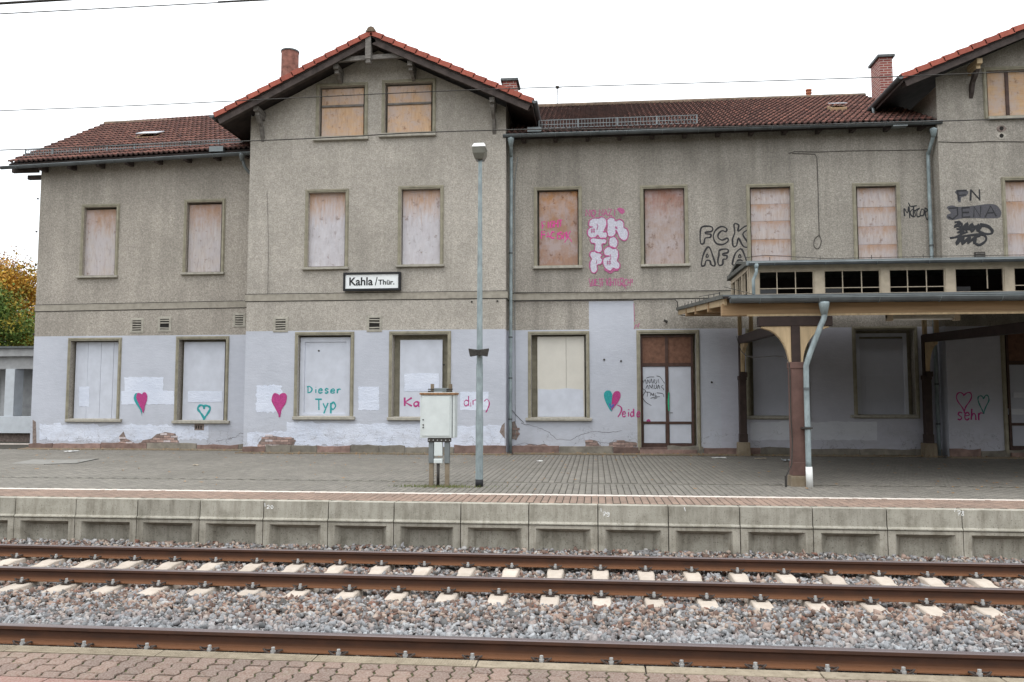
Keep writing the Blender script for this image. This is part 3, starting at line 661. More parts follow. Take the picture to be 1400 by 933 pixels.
FONT = {
 'A': [[(0, 0), (.5, 1), (1, 0)], [(.18, .38), (.82, .38)]], 'B': [[(0, 0), (0, 1), (.7, .95), (.7, .6), (0, .5)], [(0, .5), (.9, .4), (.8, .05), (0, 0)]],
 'C': [[(1, .85), (.55, 1), (.1, .75), (0, .4), (.3, .03), (.95, .12)]], 'D': [[(.1, 0), (.12, 1)], [(-.15, .95), (.5, 1), (1, .6), (.7, .15), (0, .0)]],
 'E': [[(1, 1), (0, 1), (0, 0), (1, 0)], [(0, .5), (.8, .5)]], 'F': [[(1, 1), (0, 1), (0, 0)], [(0, .52), (.8, .52)]],
 'G': [[(1, .85), (.5, 1), (.05, .6), (.2, .08), (.9, .1), (.95, .45), (.55, .45)]], 'H': [[(0, 1), (0, 0)], [(1, 1), (1, 0)], [(0, .5), (1, .5)]],
 'I': [[(.5, 1), (.5, 0)]], 'J': [[(.2, 1), (.9, 1)], [(.8, 1), (.8, .2), (.4, 0), (0, .2)]], 'K': [[(.05, 1), (0, 0)], [(1, .95), (.05, .45), (1, 0)]],
 'M': [[(0, 0), (.1, 1), (.5, .4), (.9, 1), (1, 0)]], 'N': [[(0, 0), (.05, 1), (.95, 0), (1, 1)]], 'O': [[(.5, 1), (0, .6), (.2, .05), (.8, .05), (1, .6), (.5, 1)]],
 'R': [[(0, 0), (0, 1), (.9, .85), (.7, .5), (0, .45)], [(.3, .45), (1, 0)]], 'S': [[(.95, .9), (.4, 1), (.05, .75), (.5, .5), (.95, .25), (.5, 0), (0, .1)]],
 'T': [[(-.1, 1), (1.1, 1)], [(.5, 1), (.5, 0)]], 'U': [[(0, 1), (.05, .2), (.5, 0), (.95, .2), (1, 1)]], 'W': [[(0, 1), (.25, 0), (.5, .7), (.75, 0), (1, 1)]],
 'Z': [[(0, 1), (1, 1), (0, 0), (1, 0)]], 'Y': [[(0, 1), (.5, .5), (1, 1)], [(.5, .5), (.5, 0)]], '!': [[(.5, 1), (.4, .3)], [(.4, .05), (.38, 0)]],
 'a': [[(.85, .6), (.4, .68), (.05, .35), (.3, 0), (.8, .2), (.9, .62)], [(.88, .62), (.9, .1), (1.05, 0)]],
 'd': [[(.8, .5), (.35, .62), (.02, .3), (.35, 0), (.8, .2)], [(.88, 1.05), (.85, .0)]], 'e': [[(.1, .35), (.85, .4), (.6, .68), (.1, .5), (.1, .1), (.5, 0), (.95, .12)]],
 'h': [[(.1, 1), (.05, 0)], [(.05, .35), (.5, .62), (.85, .4), (.9, 0)]], 'i': [[(.5, .6), (.5, 0)], [(.5, .88), (.52, .95)]],
 'n': [[(.1, .65), (.1, 0)], [(.1, .45), (.5, .68), (.9, .45), (.9, 0)]], 'p': [[(.1, .62), (.05, -.4)], [(.1, .45), (.6, .68), (.95, .35), (.5, .02), (.1, .15)]],
 'r': [[(.15, .65), (.15, 0)], [(.15, .4), (.5, .65), (.95, .6)]], 's': [[(.9, .6), (.4, .68), (.15, .45), (.8, .22), (.5, 0), (.05, .08)]],
 'y': [[(0, .62), (.4, .15)], [(.9, .65), (.4, .05), (.05, -.45)]], 'j': [[(.7, .75), (.95, .5), (.7, .2), (.1, -.2)]],
 '2': [[(0, .8), (.5, 1), (.95, .7), (0, 0), (1, .02)]], '0': [[(.5, 1), (.02, .55), (.4, 0), (.95, .4), (.5, 1)]], '7': [[(0, .95), (1, 1), (.3, 0)], [(.2, .5), (.85, .5)]],
 '9': [[(.9, .85), (.4, 1), (.1, .7), (.5, .5), (.95, .9), (.8, 0), (.1, .05)]], '8': [[(.9, .9), (.2, .95), (.85, .2), (.3, 0), (.1, .25), (.9, .9)]],
 '(': [[(.8, 1.2), (.3, .8), (.3, .2)]], '#': [[(.3, 0), (.4, 1)], [(.7, 0), (.8, 1)], [(0, .35), (1, .4)], [(.05, .65), (1, .7)]]}
def write(mb, txt, x, y, cw, ch, adv, wpx, Y, slope=0, jit=.4, mi=0):
    """single-stroke handwriting; x,y = baseline start in picture units"""
    for c in txt:
        if c != ' ':
            ls = [[(x+p[0]*cw+random.uniform(-jit, jit), y-p[1]*ch+random.uniform(-jit, jit)) for p in l] for l in FONT[c]]
            strokes(mb, ls, wpx, Y, smooth=c not in 'AEFHIKMNTWZ', mi=mi)
        x += adv*(.8 if c in 'iI!' else 1); y += slope*adv
def heart(cx, cy, w_, h_, skew=0):
    P = []
    for k in range(28):
        t = 2*math.pi*k/28; x = 16*math.sin(t)**3/17; y = (13*math.cos(t)-5*math.cos(2*t)-2*math.cos(3*t)-math.cos(4*t))/15
        y = y*(1.25 if y < 0 else .8); x = x*(1-.18*max(0, -y)); P.append((cx+x*w_/2+skew*(y)+.5*math.sin(3*t+cx), cy-(y+.12)*h_/2+.5*math.sin(5*t+cx)))
    return P

# ------------------------------------------------------------------ station building
ST = thing('station_building', 'abandoned railway station with boarded windows, grey roughcast, lilac painted base and red tiled roofs', 'building', (0, Mw, 0))
XL0, XL1 = -18.15, at(338, 380, G)[0]; XG0, XG1 = XL1, at(691.5, 400, G)[0]; XR0 = at(1288.7, 356, G)[0]; XR1 = XR0+7.85
def clip_poly(P, a, b, c):
    """keep a*x+b*z<=c"""
    out = []
    for i in range(len(P)):
        p, q = P[i], P[(i+1) % len(P)]; fp = a*p[0]+b*p[1]-c; fq = a*q[0]+b*q[1]-c
        if fp <= 0: out.append(p)
        if fp*fq < 0: t = fp/(fp-fq); out.append((p[0]+(q[0]-p[0])*t, p[1]+(q[1]-p[1])*t))
    return out
def facade(name, x0, x1, z0, z1, Y, holes, paints, mats, clips=(), depth=.3):
    xs = {x0, x1}; zs = {z0, z1}
    for h in list(holes)+[p[:4] for p in paints]:
        xs |= {min(max(h[0], x0), x1), min(max(h[1], x0), x1)}; zs |= {min(max(h[2], z0), z1), min(max(h[3], z0), z1)}
    xs = sorted(xs); zs = sorted(zs); m = MB()
    for i in range(len(xs)-1):
        for j in range(len(zs)-1):
            cx, cz = (xs[i]+xs[i+1])/2, (zs[j]+zs[j+1])/2
            if any(h[0] < cx < h[1] and h[2] < cz < h[3] for h in holes): continue
            mi = 0
            for p in paints:
                if p[0] < cx < p[1] and p[2] < cz < p[3]: mi = p[4]
            P = [(xs[i], zs[j]), (xs[i+1], zs[j]), (xs[i+1], zs[j+1]), (xs[i], zs[j+1])]
            for c in clips: P = clip_poly(P, *c)
            if len(P) > 2: m.poly([(p[0], Y, p[1]) for p in P], mi)
    for h in holes:
        a, b, c, d = h[:4]; mi = 0
        m.poly([(a, Y, c), (a, Y, d), (a, Y+depth, d), (a, Y+depth, c)]); m.poly([(b, Y, d), (b, Y, c), (b, Y+depth, c), (b, Y+depth, d)])
        m.poly([(a, Y, d), (b, Y, d), (b, Y+depth, d), (a, Y+depth, d)]); m.poly([(a, Y, c), (a, Y+depth, c), (b, Y+depth, c), (b, Y, c)])
    return m
def ring(m, X0, X1, Z0, Z1, prof, mi=0):
    k0 = len(m.v); n = len(prof)
    for sx, sz in ((0, 0), (1, 0), (1, 1), (0, 1)):
        for ins, y in prof: m.v.append((X0+ins if not sx else X1-ins, y, Z0+ins if not sz else Z1-ins))
    for c in range(4):
        d = (c+1) % 4
        for i in range(n-1): m.f.append((k0+c*n+i, k0+d*n+i, k0+d*n+i+1, k0+c*n+i+1)); m.m.append(mi)
HOLES = {'L': [], 'G': [], 'M': [], 'R': []}; PL = {'L': Lw, 'G': G, 'M': Mw, 'R': G}
def window(blk, sur, board, sill, mat, ins=.1, dep=.1, split_v=(), split_h=(), inner=None, frame_mat='khaki', lab=None, transom=None, mull=None, wood='greywood'):
    Y = PL[blk]; x0, x1, z0, z1 = rect(sur[0], sur[1], sur[2], board[3] if board[3] > 0 else sur[3], Y)
    z0 = at((sur[0]+sur[2])/2, sur[3], Y)[1]
    HOLES[blk].append((x0+ins, x1-ins, z0, z1-ins))
    m = MB(); ring(m, x0, x1, z0-.1, z1, [(0, Y+.01), (0, Y-.022), (.022, Y-.022), (.026, Y-.045), (ins*.55, Y-.045), (ins*.6, Y-.03), (ins-.004, Y-.03), (ins-.002, Y+.31)])
    wnd = obj('window', m, frame_mat, ST, fixn=False, label=lab)
    bk = MB().box(x0+ins-.002, x1-ins+.002, Y+.29, Y+.31, z0-.02, z1-ins+.02); obj('backing_board', bk, 'khaki', wnd)
    bx0, bx1, bz0, bz1 = rect(*board, Y+dep)
    xs = [bx0]+[at(px, 500, Y+dep)[0] for px in split_v]+[bx1]; zs = [bz1]+[at(board[0]+5, py, Y+dep)[1] for py in split_h]+[bz0]
    for i in range(len(xs)-1):
        for j in range(len(zs)-1):
            dz = random.uniform(-.004, .004) if (split_v or split_h) else 0
            b = MB().box(xs[i]+(.004 if i else 0), xs[i+1]-(.004 if i < len(xs)-2 else 0), Y+dep+dz, Y+dep+.035+dz, zs[j+1]+(.004 if j < len(zs)-2 else 0), zs[j])
            obj('board', b, mat, wnd, bevel=.003)
    if inner:   # a recessed wooden frame round the board
        ix0, ix1, iz0, iz1 = rect(*inner, Y+dep)
        m = MB(); wd = max(.02, bx0-ix0); ring(m, ix0, ix1, iz0, iz1, [(0, Y+.28), (0, Y+dep-.03), (wd-.006, Y+dep-.03), (wd, Y+dep+.01)]); obj('frame', m, 'board_white' if frame_mat == 'khaki' else frame_mat, wnd, fixn=False)
    if transom: 
        tx0, tx1, tz0, tz1 = rect(board[0], transom-1.3, board[2], transom+1.3, Y+dep-.03); obj('transom', MB().box(tx0, tx1, Y+dep-.04, Y+dep-.001, tz0, tz1), wood, wnd)
    if mull:
        tx0, tx1, tz0, tz1 = rect(mull-2.2, board[1], mull+2.2, board[3], Y+dep-.03); obj('mullion', MB().box(tx0, tx1, Y+dep-.04, Y+dep-.001, tz0, tz1), wood, wnd)
    if sill:
        sx0, sx1, sz0, sz1 = rect(*sill, Y-.08); sm = MB(); sm.prism([(Y-.1, sz1-.012), (Y+.1, sz1+.012), (Y+.1, sz0), (Y-.085, sz0), (Y-.1, sz0+.01)], 'x', sx0, sx1); obj('sill', sm, 'sill', wnd, bevel=.004)
    return wnd
# first floor
window('L', (110.5, 279.5, 162.5, 377), (116, 287, 157.5, 376.5), (103.6, 376.5, 159.8, 380), 'ply_pinkgrey')
window('L', (251, 272.5, 307.5, 372.5), (258, 280, 302, 372), (246.5, 372, 305.7, 375.5), 'ply_pinkgrey')
window('G', (417, 259, 476.5, 365), (422.6, 264.6, 471.3, 364.5), (412.5, 365, 476, 368.7), 'ply_lilac')
window('G', (544.2, 254.3, 606.4, 361.5), (550.6, 260.4, 601.5, 361.5), (541.2, 361.5, 607.2, 365), 'ply_lilac')
window('G', (432, 113.8, 503, 186), (440, 121.7, 497, 186), (427.5, 186, 503, 191.5), 'ply_attic', transom=145)
window('G', (522, 108.8, 596, 181), (530, 117.5, 589.5, 181), (517.5, 181, 595.5, 186.5), 'ply_attic', transom=141.7)
M1 = window('M', (730, 255.5, 795.7, 363), (737.3, 262.4, 789.8, 363), (728.9, 363, 796.5, 367.3), 'ply_orange')
window('M', (875.4, 253.4, 941, 361), (882, 259.3, 935, 361), (876.5, 360.5, 944, 364.5), 'ply_brown')
window('M', (1021, 251.4, 1086.4, 364), (1027, 258, 1080.5, 364), None, 'ply_strip', split_h=(280, 303, 328, 350))
window('M', (1166.5, 250, 1231.7, 364), (1173, 257, 1226.5, 364), None, 'ply_strip', split_h=(284, 310, 335))
window('R', (1370.6, 241.5, 1441, 355.5), (1376, 248.4, 1437, 355.5), (1366, 355, 1446, 358.5), 'ply_strip', split_h=(276, 320))
window('R', (1343.8, 91, 1432, 158), (1350.5, 98, 1427, 158), (1352, 158, 1436, 162), 'ply_attic2', mull=1377, wood='doorframe', frame_mat='khaki')
window('R', (1530, 241.5, 1606, 355.5), (1536, 248.4, 1600, 355.5), (1526, 355, 1610, 358.5), 'ply_strip', split_h=(276, 320))
# ground floor
window('L', (91.6, 462, 165, 573), (102.5, 468, 161, 573), (89, 573, 165, 577.3), 'board_white', dep=.17, split_v=(120, 138, 155))
window('L', (239.6, 460, 312.3, 575.2), (250.5, 467.7, 306.5, 575), (234.8, 575.2, 313, 579.4), 'board_white', dep=.17)
window('G', (402.6, 454, 483.7, 569.5), (416.7, 466.7, 473.8, 569.5), (399.6, 569.5, 484.6, 574.2), 'board_white', dep=.15, inner=(410.5, 461.6, 478.8, 572))
window('G', (531.7, 453, 616.4, 570.5), (546.7, 465, 604.6, 570.5), (529, 570.5, 618, 575), 'board_white', dep=.12)
G5 = window('M', (721.9, 453.2, 806, 571.5), (734.8, 460.4, 799, 571), (718.6, 571.5, 809.3, 575.8), 'board_cream', dep=.12, split_v=(774,))
window('M', (1020, 449, 1106, 569), (1029.8, 457, 1099, 569), (1017, 569, 1108, 573), 'board_grey', dep=.12)
G7 = window('M', (1166, 446.7, 1255.6, 567.5), (1176, 463.4, 1236, 567.5), (1164, 567.5, 1256, 571.6), 'board_grey', dep=.18, inner=(1171, 456, 1240.5, 571))
x0, x1, z0, z1 = rect(1183, 513, 1221, 549.6, Mw+.18); m = MB(); m.box(x0, x1, Mw+.168, Mw+.179, z0, z1); obj('patch_board', m, 'board_grey', ST, bevel=.003)
# left frame bits on the weathered window: rotten jamb pieces
# doors
def door(blk, sur, openg, lab, right=False):
    Y = PL[blk]; x0, x1, z0, z1 = rect(*sur, Y); z0 = .14; ins = .11
    HOLES[blk].append((x0+ins, x1-ins, z0, z1-ins))
    m = MB(); ring(m, x0, x1, z0-.3, z1, [(0, Y+.01), (0, Y-.022), (.022, Y-.022), (.026, Y-.045), (ins*.55, Y-.045), (ins*.6, Y-.03), (ins-.004, Y-.03), (ins-.002, Y+.31)])
    m2 = MB(); pts = []
    for v in m.v: pts.append((v[0], v[1], max(v[2], z0-.02)))
    m.v = pts
    d = obj('door', m, 'khaki', ST, fixn=False, label=lab)
    ox0, ox1, oz0, oz1 = rect(*openg, Y+.12); oz0 = z0; D = Y+.12
    obj('threshold', MB().box(ox0-.05, ox1+.05, Y-.1, Y+.3, z0-.12, z0), 'plinth', d, bevel=.006)
    W = ox1-ox0; H = oz1-oz0
    tr = oz0+H*.755; tr2 = tr-.1; fw_ = .075; xm = (ox0+ox1)/2; br = oz0+.17; mid = oz0+.77
    fr = MB()
    fr.box(ox0, ox0+.06, D-.04, D+.04, oz0, oz1); fr.box(ox1-.06, ox1, D-.04, D+.04, oz0, oz1)
    fr.box(xm-fw_*.55, xm+fw_*.55, D-.045, D+.045, oz0, oz1); fr.box(ox0+.06, xm-fw_*.55, D-.038, D+.038, tr2, tr); fr.box(xm+fw_*.55, ox1-.06, D-.038, D+.038, tr2, tr)
    fr.box(ox0+.06, xm-fw_*.55, D-.036, D+.036, oz1-.06, oz1); fr.box(xm+fw_*.55, ox1-.06, D-.036, D+.036, oz1-.06, oz1)
    for a, b in ((ox0+.06, xm-fw_*.55), (xm+fw_*.55, ox1-.06)):
        fr.box(a, b, D-.034, D+.034, mid-.04, mid+.03)
    obj('door_frame', fr, 'doorframe', d)
    for a, b in ((ox0+.06, xm-fw_*.55), (xm+fw_*.55, ox1-.06)):
        obj('upper_panel', MB().box(a, b, D-.01, D+.02, tr, oz1-.06), 'doorpanel', d)
        obj('door_panel', MB().box(a+.006, b-.006, D-.018, D+.02, mid+.03, tr2-.01), 'board_white' if not right else 'board_grey', d, bevel=.003)
        obj('door_panel', MB().box(a+.02, b-.02, D-.018, D+.02, br+.01, mid-.05), 'board_white' if not right else 'board_grey', d, bevel=.003)
        obj('kick_board', MB().box(a, b, D-.028, D+.02, oz0, br), 'doorframe', d, bevel=.004)
    h = MB(); h.tube([(xm+.07, D-.03, oz0+1.05), (xm+.07, D-.09, oz0+1.05), (xm+.15, D-.09, oz0+1.05)], .01, 6); obj('handle', h, 'darkmetal', d)
    obj('backing_board', MB().box(ox0-.05, ox1+.05, D+.05, D+.07, oz0, oz1+.05), 'khaki_dark', d)
    return D, ox0, ox1
DD = door('M', (870.8, 451.4, 957.2, 612), (876, 458.6, 948, 611.5), 'brown double door with white boards in its lower panels')
door('R', (1370, 446, 1462, 612), (1377, 453, 1455, 611.5), 'brown double door under the canopy with dull grey panels', True)

# walls
ZP = {'L': (at(60, 461, Lw)[1]+at(325, 457, Lw)[1])/2, 'G': 3.615, 'M': 3.62, 'R': 3.58}
ridgeX = (-11.2-1.75)/2; SLG = (12.32-10.0)/4.72; 
def gclips(xm, zt, sl): return [(sl, 1, zt+sl*xm), (-sl, 1, zt-sl*xm)]
GT = 12.35-.24    # wall apex under the roof slab
rax = at(805.2, 430, Mw)[0], at(866.4, 430, Mw)[0], 3.0, at(836, 412, Mw)[1]
_el = Lw-.4; _za, _zb = at(0, 224, _el)[1], at(340, 203, _el)[1]; _k = (_zb-_za)/8.0
obj('wall', facade('wall', XL0, XL1+.1, -.1, 9.9, Lw, HOLES['L'], [(XL0, XL1+.1, -.1, ZP['L'], 1)], None, [(-_k, 1, _za+_k*19.07+.06)]), ['stucco', 'lilac'], ST, fixn=False)
obj('wall', facade('wall', XG0, XG1, -.1, 12.5, G, HOLES['G'], [(XG0, XG1, -.1, ZP['G'], 1)], None, gclips(ridgeX, GT, .49)), ['stucco_pale', 'lilac'], ST, fixn=False)
obj('wall', facade('wall', XG1-.1, XR0+.1, -.1, 9.42, Mw, HOLES['M'], [(XG1-.1, XR0+.1, -.1, ZP['M'], 1), (rax[0], rax[1], rax[2], rax[3], 1), (at(985, 500, Mw)[0], XR0+.1, -.1, ZP['M'], 2)], None), ['stucco_dark', 'lilac', 'lilac_dull'], ST, fixn=False)
RX = (XR0+XR1)/2
obj('wall', facade('wall', XR0, XR1, -.1, 12.6, G, HOLES['R'], [(XR0, XR1, -.1, ZP['R'], 1)], None, gclips(RX, 12.25, .42)), ['stucco_dark', 'lilac_dull'], ST, fixn=False)
sw = MB()   # returns and the back of the building
def ret(x, y0, y1, z1, zp=3.6):
    sw.poly([(x, y0, zp), (x, y1, zp), (x, y1, z1), (x, y0, z1)], 0); sw.poly([(x, y0, -.1), (x, y1, -.1), (x, y1, zp), (x, y0, zp)], 1)
ret(XL0, Lw, 34.5, 9.2); ret(XG0, G, 29.5, 10.35); ret(XG1, G, 29.5, 10.35); ret(XR0, G, 29.5, 10.35); ret(XR1, G, 34.5, 10.35)
sw.poly([(XL0, 34.5, -.1), (XR1, 34.5, -.1), (XR1, 34.5, 9.2), (XL0, 34.5, 9.2)], 0)
sw.poly([(XL0, Lw, 9.2), (XL0, 34.5, 9.2), (XL0, 29.5, 12.0)], 0)
obj('side_wall', sw, ['stucco_dark', 'lilac'], ST, fixn=False)

# string courses
def course(x0, x1, Y, z0a, z0b, h=.2, endret=None):
    m = MB(); n = 5; prof = [(Y+.02, 0), (Y-.014, .004), (Y-.018, h-.03), (Y-.022, h-.028), (Y-.022, h), (Y+.02, h+.006)]
    for i, xx in enumerate((x0, x1)):
        z = (z0a, z0b)[i]; m.v += [(xx, p[0], z+p[1]) for p in prof]
    for j in range(len(prof)):
        k = (j+1) % len(prof); m.f.append((j, 6+j, 6+k, k)); m.m.append(0)
    m.f.append(tuple(range(6))); m.m.append(0); m.f.append(tuple(range(11, 5, -1))); m.m.append(0)
    obj('string_course', m, 'band', ST)
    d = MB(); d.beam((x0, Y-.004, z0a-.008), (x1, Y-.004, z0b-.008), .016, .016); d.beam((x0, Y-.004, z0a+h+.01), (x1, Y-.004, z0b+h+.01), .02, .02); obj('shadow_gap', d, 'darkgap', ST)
zla, zlb = at(60, 426, Lw)[1], at(330, 420.5, Lw)[1]
course(XL0-.02, XL1, Lw, zla, zlb); course(XG0-.05, XG1+.05, G, 4.52, 4.52); course(XG1, XR0, Mw, 4.51, 4.51); course(XR0, XR1, G, 4.5, 4.5)
m = MB().box(XG1-.01, XG1+.04, G, Mw, 4.53, 4.72); obj('string_course', m, 'band', ST)
m = MB().box(XR0-.04, XR0+.01, G, Mw, 4.51, 4.7); obj('string_course', m, 'band', ST)

# plinth stones
def plinth(x0, x1, Y, top=.2):
    x = x0
    while x < x1-.05:
        wd = min(random.uniform(.7, 1.7), x1-x); h = top+random.uniform(-.05, .03); m = MB(); n = 5
        pts = [(x+.006, -.05)]+[(x+.006+(wd-.012)*k/n, h+random.uniform(-.02, .02)) for k in range(n+1)]+[(x+wd-.006, -.05)]
        m.prism(pts, 'y', Y-.03+random.uniform(-.01, .005), Y+.05); obj('plinth_stone', m, random.choice(['plinth', 'plinth', 'plinth_grey']), ST, bevel=.008); x += wd
plinth(XL0-.02, XL1, Lw, .19); plinth(XG0-.02, XG1+.01, G, .23); plinth(XG1+.05, XR0, Mw, .22); plinth(XR0-.01, XR1, G, .24)
kb = MB(); kb.box(XL0-.1, XL1+.2, Lw-.42, Lw-.03, -.01, .03); obj('footing_strip', kb, 'pedestal', ST)
kb = MB(); kb.box(XG0-.1, XG1+.2, G-.32, G-.04, -.01, .03); obj('footing_strip', kb, 'pedestal', ST)
kb = MB(); kb.box(XG1+.2, XR0-.1, Mw-.3, Mw-.04, -.01, .028); obj('footing_strip', kb, 'pedestal', ST)
kb = MB(); kb.box(XR0-.1, XR1+.2, G-.35, G-.04, -.01, .03); obj('footing_strip', kb, 'pedestal', ST)

# lime wash band and painted-over patches
def wpatch(poly, Y, mat='wash', lab=None, t=.004, name='paint_patch'):
    m = MB(); patch(m, poly, Y, t); obj(name, m, mat, ST, label=lab)
def band_poly(x0, x1, yt0, yt1, yb0, yb1, n=22, j=1.8):
    n = n*2; w1 = [random.uniform(-1, 1) for _ in range(n//4+2)]
    T = [(x0+(x1-x0)*k/n, yt0+(yt1-yt0)*k/n+j*.9*w1[k//4]+random.uniform(-j, j)*.6) for k in range(n+1)]; B = [(x0+(x1-x0)*k/n, yb0+(yb1-yb0)*k/n+random.uniform(-j, j)) for k in range(n, -1, -1)]
    return T+B
wpatch(band_poly(54, 166, 580, 582, 602, 604), Lw); wpatch(band_poly(166, 285, 580, 583, 603, 601), Lw, t=.0045)
wpatch(band_poly(338, 520, 592, 589, 611, 608), G); wpatch(band_poly(392, 688, 577, 583, 594, 606, 30), G, t=.006); wpatch(band_poly(500, 690, 590, 594, 612, 613, 24), G, t=.0045)
wpatch(jag(170, 516, 223, 540), Lw); wpatch(jag(166, 535, 238, 553, 9), Lw, t=.005); wpatch(jag(350, 527, 385, 564, 6, 2.5), G)
wpatch(jag(490, 529, 518, 561, 5), G); wpatch(jag(629, 536, 668, 561, 5, .8), G)
for y, pl_ in ((0, 1),):
    wpatch(band_poly(1026, 1199, 577, 577, 602, 602, 16, 1), Mw, 'wash_grey')
wpatch(jag(108, 529, 122, 556, 3, .8), Lw+.17, 'wash', t=.008); wpatch(jag(257, 535, 304, 550, 6, .8), Lw+.17, 'wash', t=.008)
wpatch(jag(553, 511, 600, 535, 5, 1), G+.12, 'wash', t=.008)
wpatch([(735.5, 532), (757, 533), (775, 531), (797, 533), (798.5, 570), (735.5, 570)], Mw+.12, 'board_white', t=.008)
wpatch(jag(1385, 537, 1425, 544, 5, .5), G+.12, 'wash_grey', t=.03); wpatch(jag(1378, 559, 1450, 567, 5, .5), G+.12, 'wash_grey', t=.03)

# places where plaster has fallen and bricks show
def bare(poly, Y, painted=.3, bw=.235, bh=.066):
    P = [at(p[0], p[1], Y) for p in poly]; m = MB(); m.prism(P, 'y', Y-.007, Y+.01); obj('bare_mortar', m, 'mortar', ST)
    xs = [p[0] for p in P]; zs = [p[1] for p in P]
    def inside(x, z):
        c = False
        for i in range(len(P)):
            a, b = P[i], P[i-1]
            if (a[1] > z) != (b[1] > z) and x < (b[0]-a[0])*(z-a[1])/(b[1]-a[1])+a[0]: c = not c
        return c
    z = min(zs); r = 0
    while z < max(zs):
        x = min(xs)-(bw/2 if r % 2 else 0)
        while x < max(xs):
            if inside(x+bw*.3, z+bh/2) and inside(x+bw*.7, z+bh/2):
                b = MB().box(x+.006, x+bw-.008, Y-.016-random.uniform(0, .006), Y+.005, z+.006, z+bh-.004); obj('brick', b, 'brick_white' if random.random() < painted else 'brick', ST)
            x += bw
        z += bh+.008; r += 1
bare([(354, 605), (360, 598), (368, 595), (385, 598), (402, 599), (403, 607), (400, 611), (352, 611)], G)
bare([(207, 600), (214, 594), (226, 591), (240, 593), (243, 601), (246, 607), (190, 608), (196, 602)], Lw)
bare([(165, 606), (163, 597), (169, 590), (173, 600), (186, 607)], Lw)
bare([(683, 591), (686, 582), (690, 578), (690, 600)], G, 0)
bare([(700, 577), (704, 576), (707, 584), (710, 594), (706, 602), (700, 600)], Mw, .4)
bare([(800, 604), (806, 601), (816, 603), (820, 609), (820, 612), (801, 612)], Mw, 0)
bare([(833, 606), (845, 603), (870, 605), (871, 611), (832, 612)], Mw, 0)
bare([(706, 612), (716, 610), (724, 607), (733, 609), (744, 607), (755, 612)], Mw, 0)
bare([(44.8, 574), (49, 577), (50, 610), (44.8, 610)], Lw, .3)

def crack(lines, Y):
    m = MB()
    for l in lines:
        P_ = []
        for i in range(len(l)-1):
            for k in range(5):
                t_ = k/5; P_.append((l[i][0]+(l[i+1][0]-l[i][0])*t_+random.uniform(-.9, .9), l[i][1]+(l[i+1][1]-l[i][1])*t_+random.uniform(-.7, .7)))
        P_.append(l[-1]); strokes(m, [P_], .5, Y, smooth=False, proud=.002)
    obj('crack', m, 'cracklime', ST, kind='stuff')
crack([[(296, 604), (305, 601), (312, 600.5), (322, 598), (328, 593), (334, 592)], [(176, 590), (190, 588), (205, 594), (214, 590), (228, 589), (240, 592)]], Lw)
crack([[(340, 608), (350, 603), (358, 597), (367, 593.5), (385, 596), (402, 597.5)], [(402, 607), (440, 609), (470, 606), (500, 611), (540, 610), (600, 612)], [(430, 596), (460, 600), (480, 597)]], G)
crack([[(712, 579), (730, 583), (748, 590), (762, 601), (780, 602), (795, 594), (812, 590), (830, 592), (850, 589)], [(800, 611), (806, 601), (818, 604), (832, 606), (842, 602), (868, 605)]], Mw)
crack([[(702, 610), (718, 606), (736, 609), (756, 611.5), (790, 613)]], Mw)
# vents
def vent(px0, py0, px1, py1, Y, broken=False):
    x0, x1, z0, z1 = rect(px0, py0, px1, py1, Y); m = MB(); ring(m, x0, x1, z0, z1, [(-.045, Y+.01), (-.045, Y-.012), (0, Y-.02), (.03, Y-.02), (.032, Y+.01)])
    v = obj('vent', m, 'sill', ST, fixn=False); obj('backing', MB().box(x0+.03, x1-.03, Y-.004, Y+.005, z0+.03, z1-.03), 'darkgap', v)
    n = 4
    for k in range(n):
        if broken and k == 1: continue
        z = z0+.04+(z1-z0-.08)*(k+.5)/n; s_ = MB(); s_.beam((x0+.032, Y-.016, z), (x1-.032, Y-.016, z+random.uniform(-.012, .012)), .02, .035); obj('slat', s_, 'sill', v)
vent(180, 437, 194.6, 453.6, Lw); vent(217.7, 435, 232.7, 452, Lw, True); vent(320.5, 430, 334, 445.5, Lw)
vent(375.5, 435.5, 392, 452.5, G); vent(503.5, 433.5, 520.5, 452, G, True)
x0, x1, z0, z1 = rect(266, 580, 279, 588.5, Lw); v = obj('vent', MB().box(x0, x1, Lw-.008, Lw+.01, z0, z1), 'mortar', ST)
for k in range(3): obj('slat', MB().box(x0+.04+k*.08, x0+.08+k*.08, Lw-.014, Lw, z0+.05, z1-.05), 'darkgap', v)
x0, x1, z0, z1 = rect(1332, 345, 1346, 357, G); v = obj('vent', MB().box(x0, x1, G-.05, G+.01, z0, z1), 'darkmetal', ST)
for k in range(3): obj('slat', MB().box(x0+.02, x1-.02, G-.06, G-.045, z0+.05+k*.07, z0+.075+k*.07), 'greywood', v)
for py, mt in ((176, 'mortar'), (186, 'stucco_pale')):
    m = MB(); P = [(1369+7*math.cos(t)*random.uniform(.7, 1.1), py+5*math.sin(t)*random.uniform(.7, 1.1)) for t in np.linspace(0, 6.28, 12)[:-1]]; patch(m, P, G, .012); obj('hole_patch', m, mt, ST)
    m = MB(); patch(m, [(1369+3*math.cos(t), py+3*math.sin(t)) for t in np.linspace(0, 6.28, 9)[:-1]], G, .016); obj('hole', m, 'darkgap', ST)

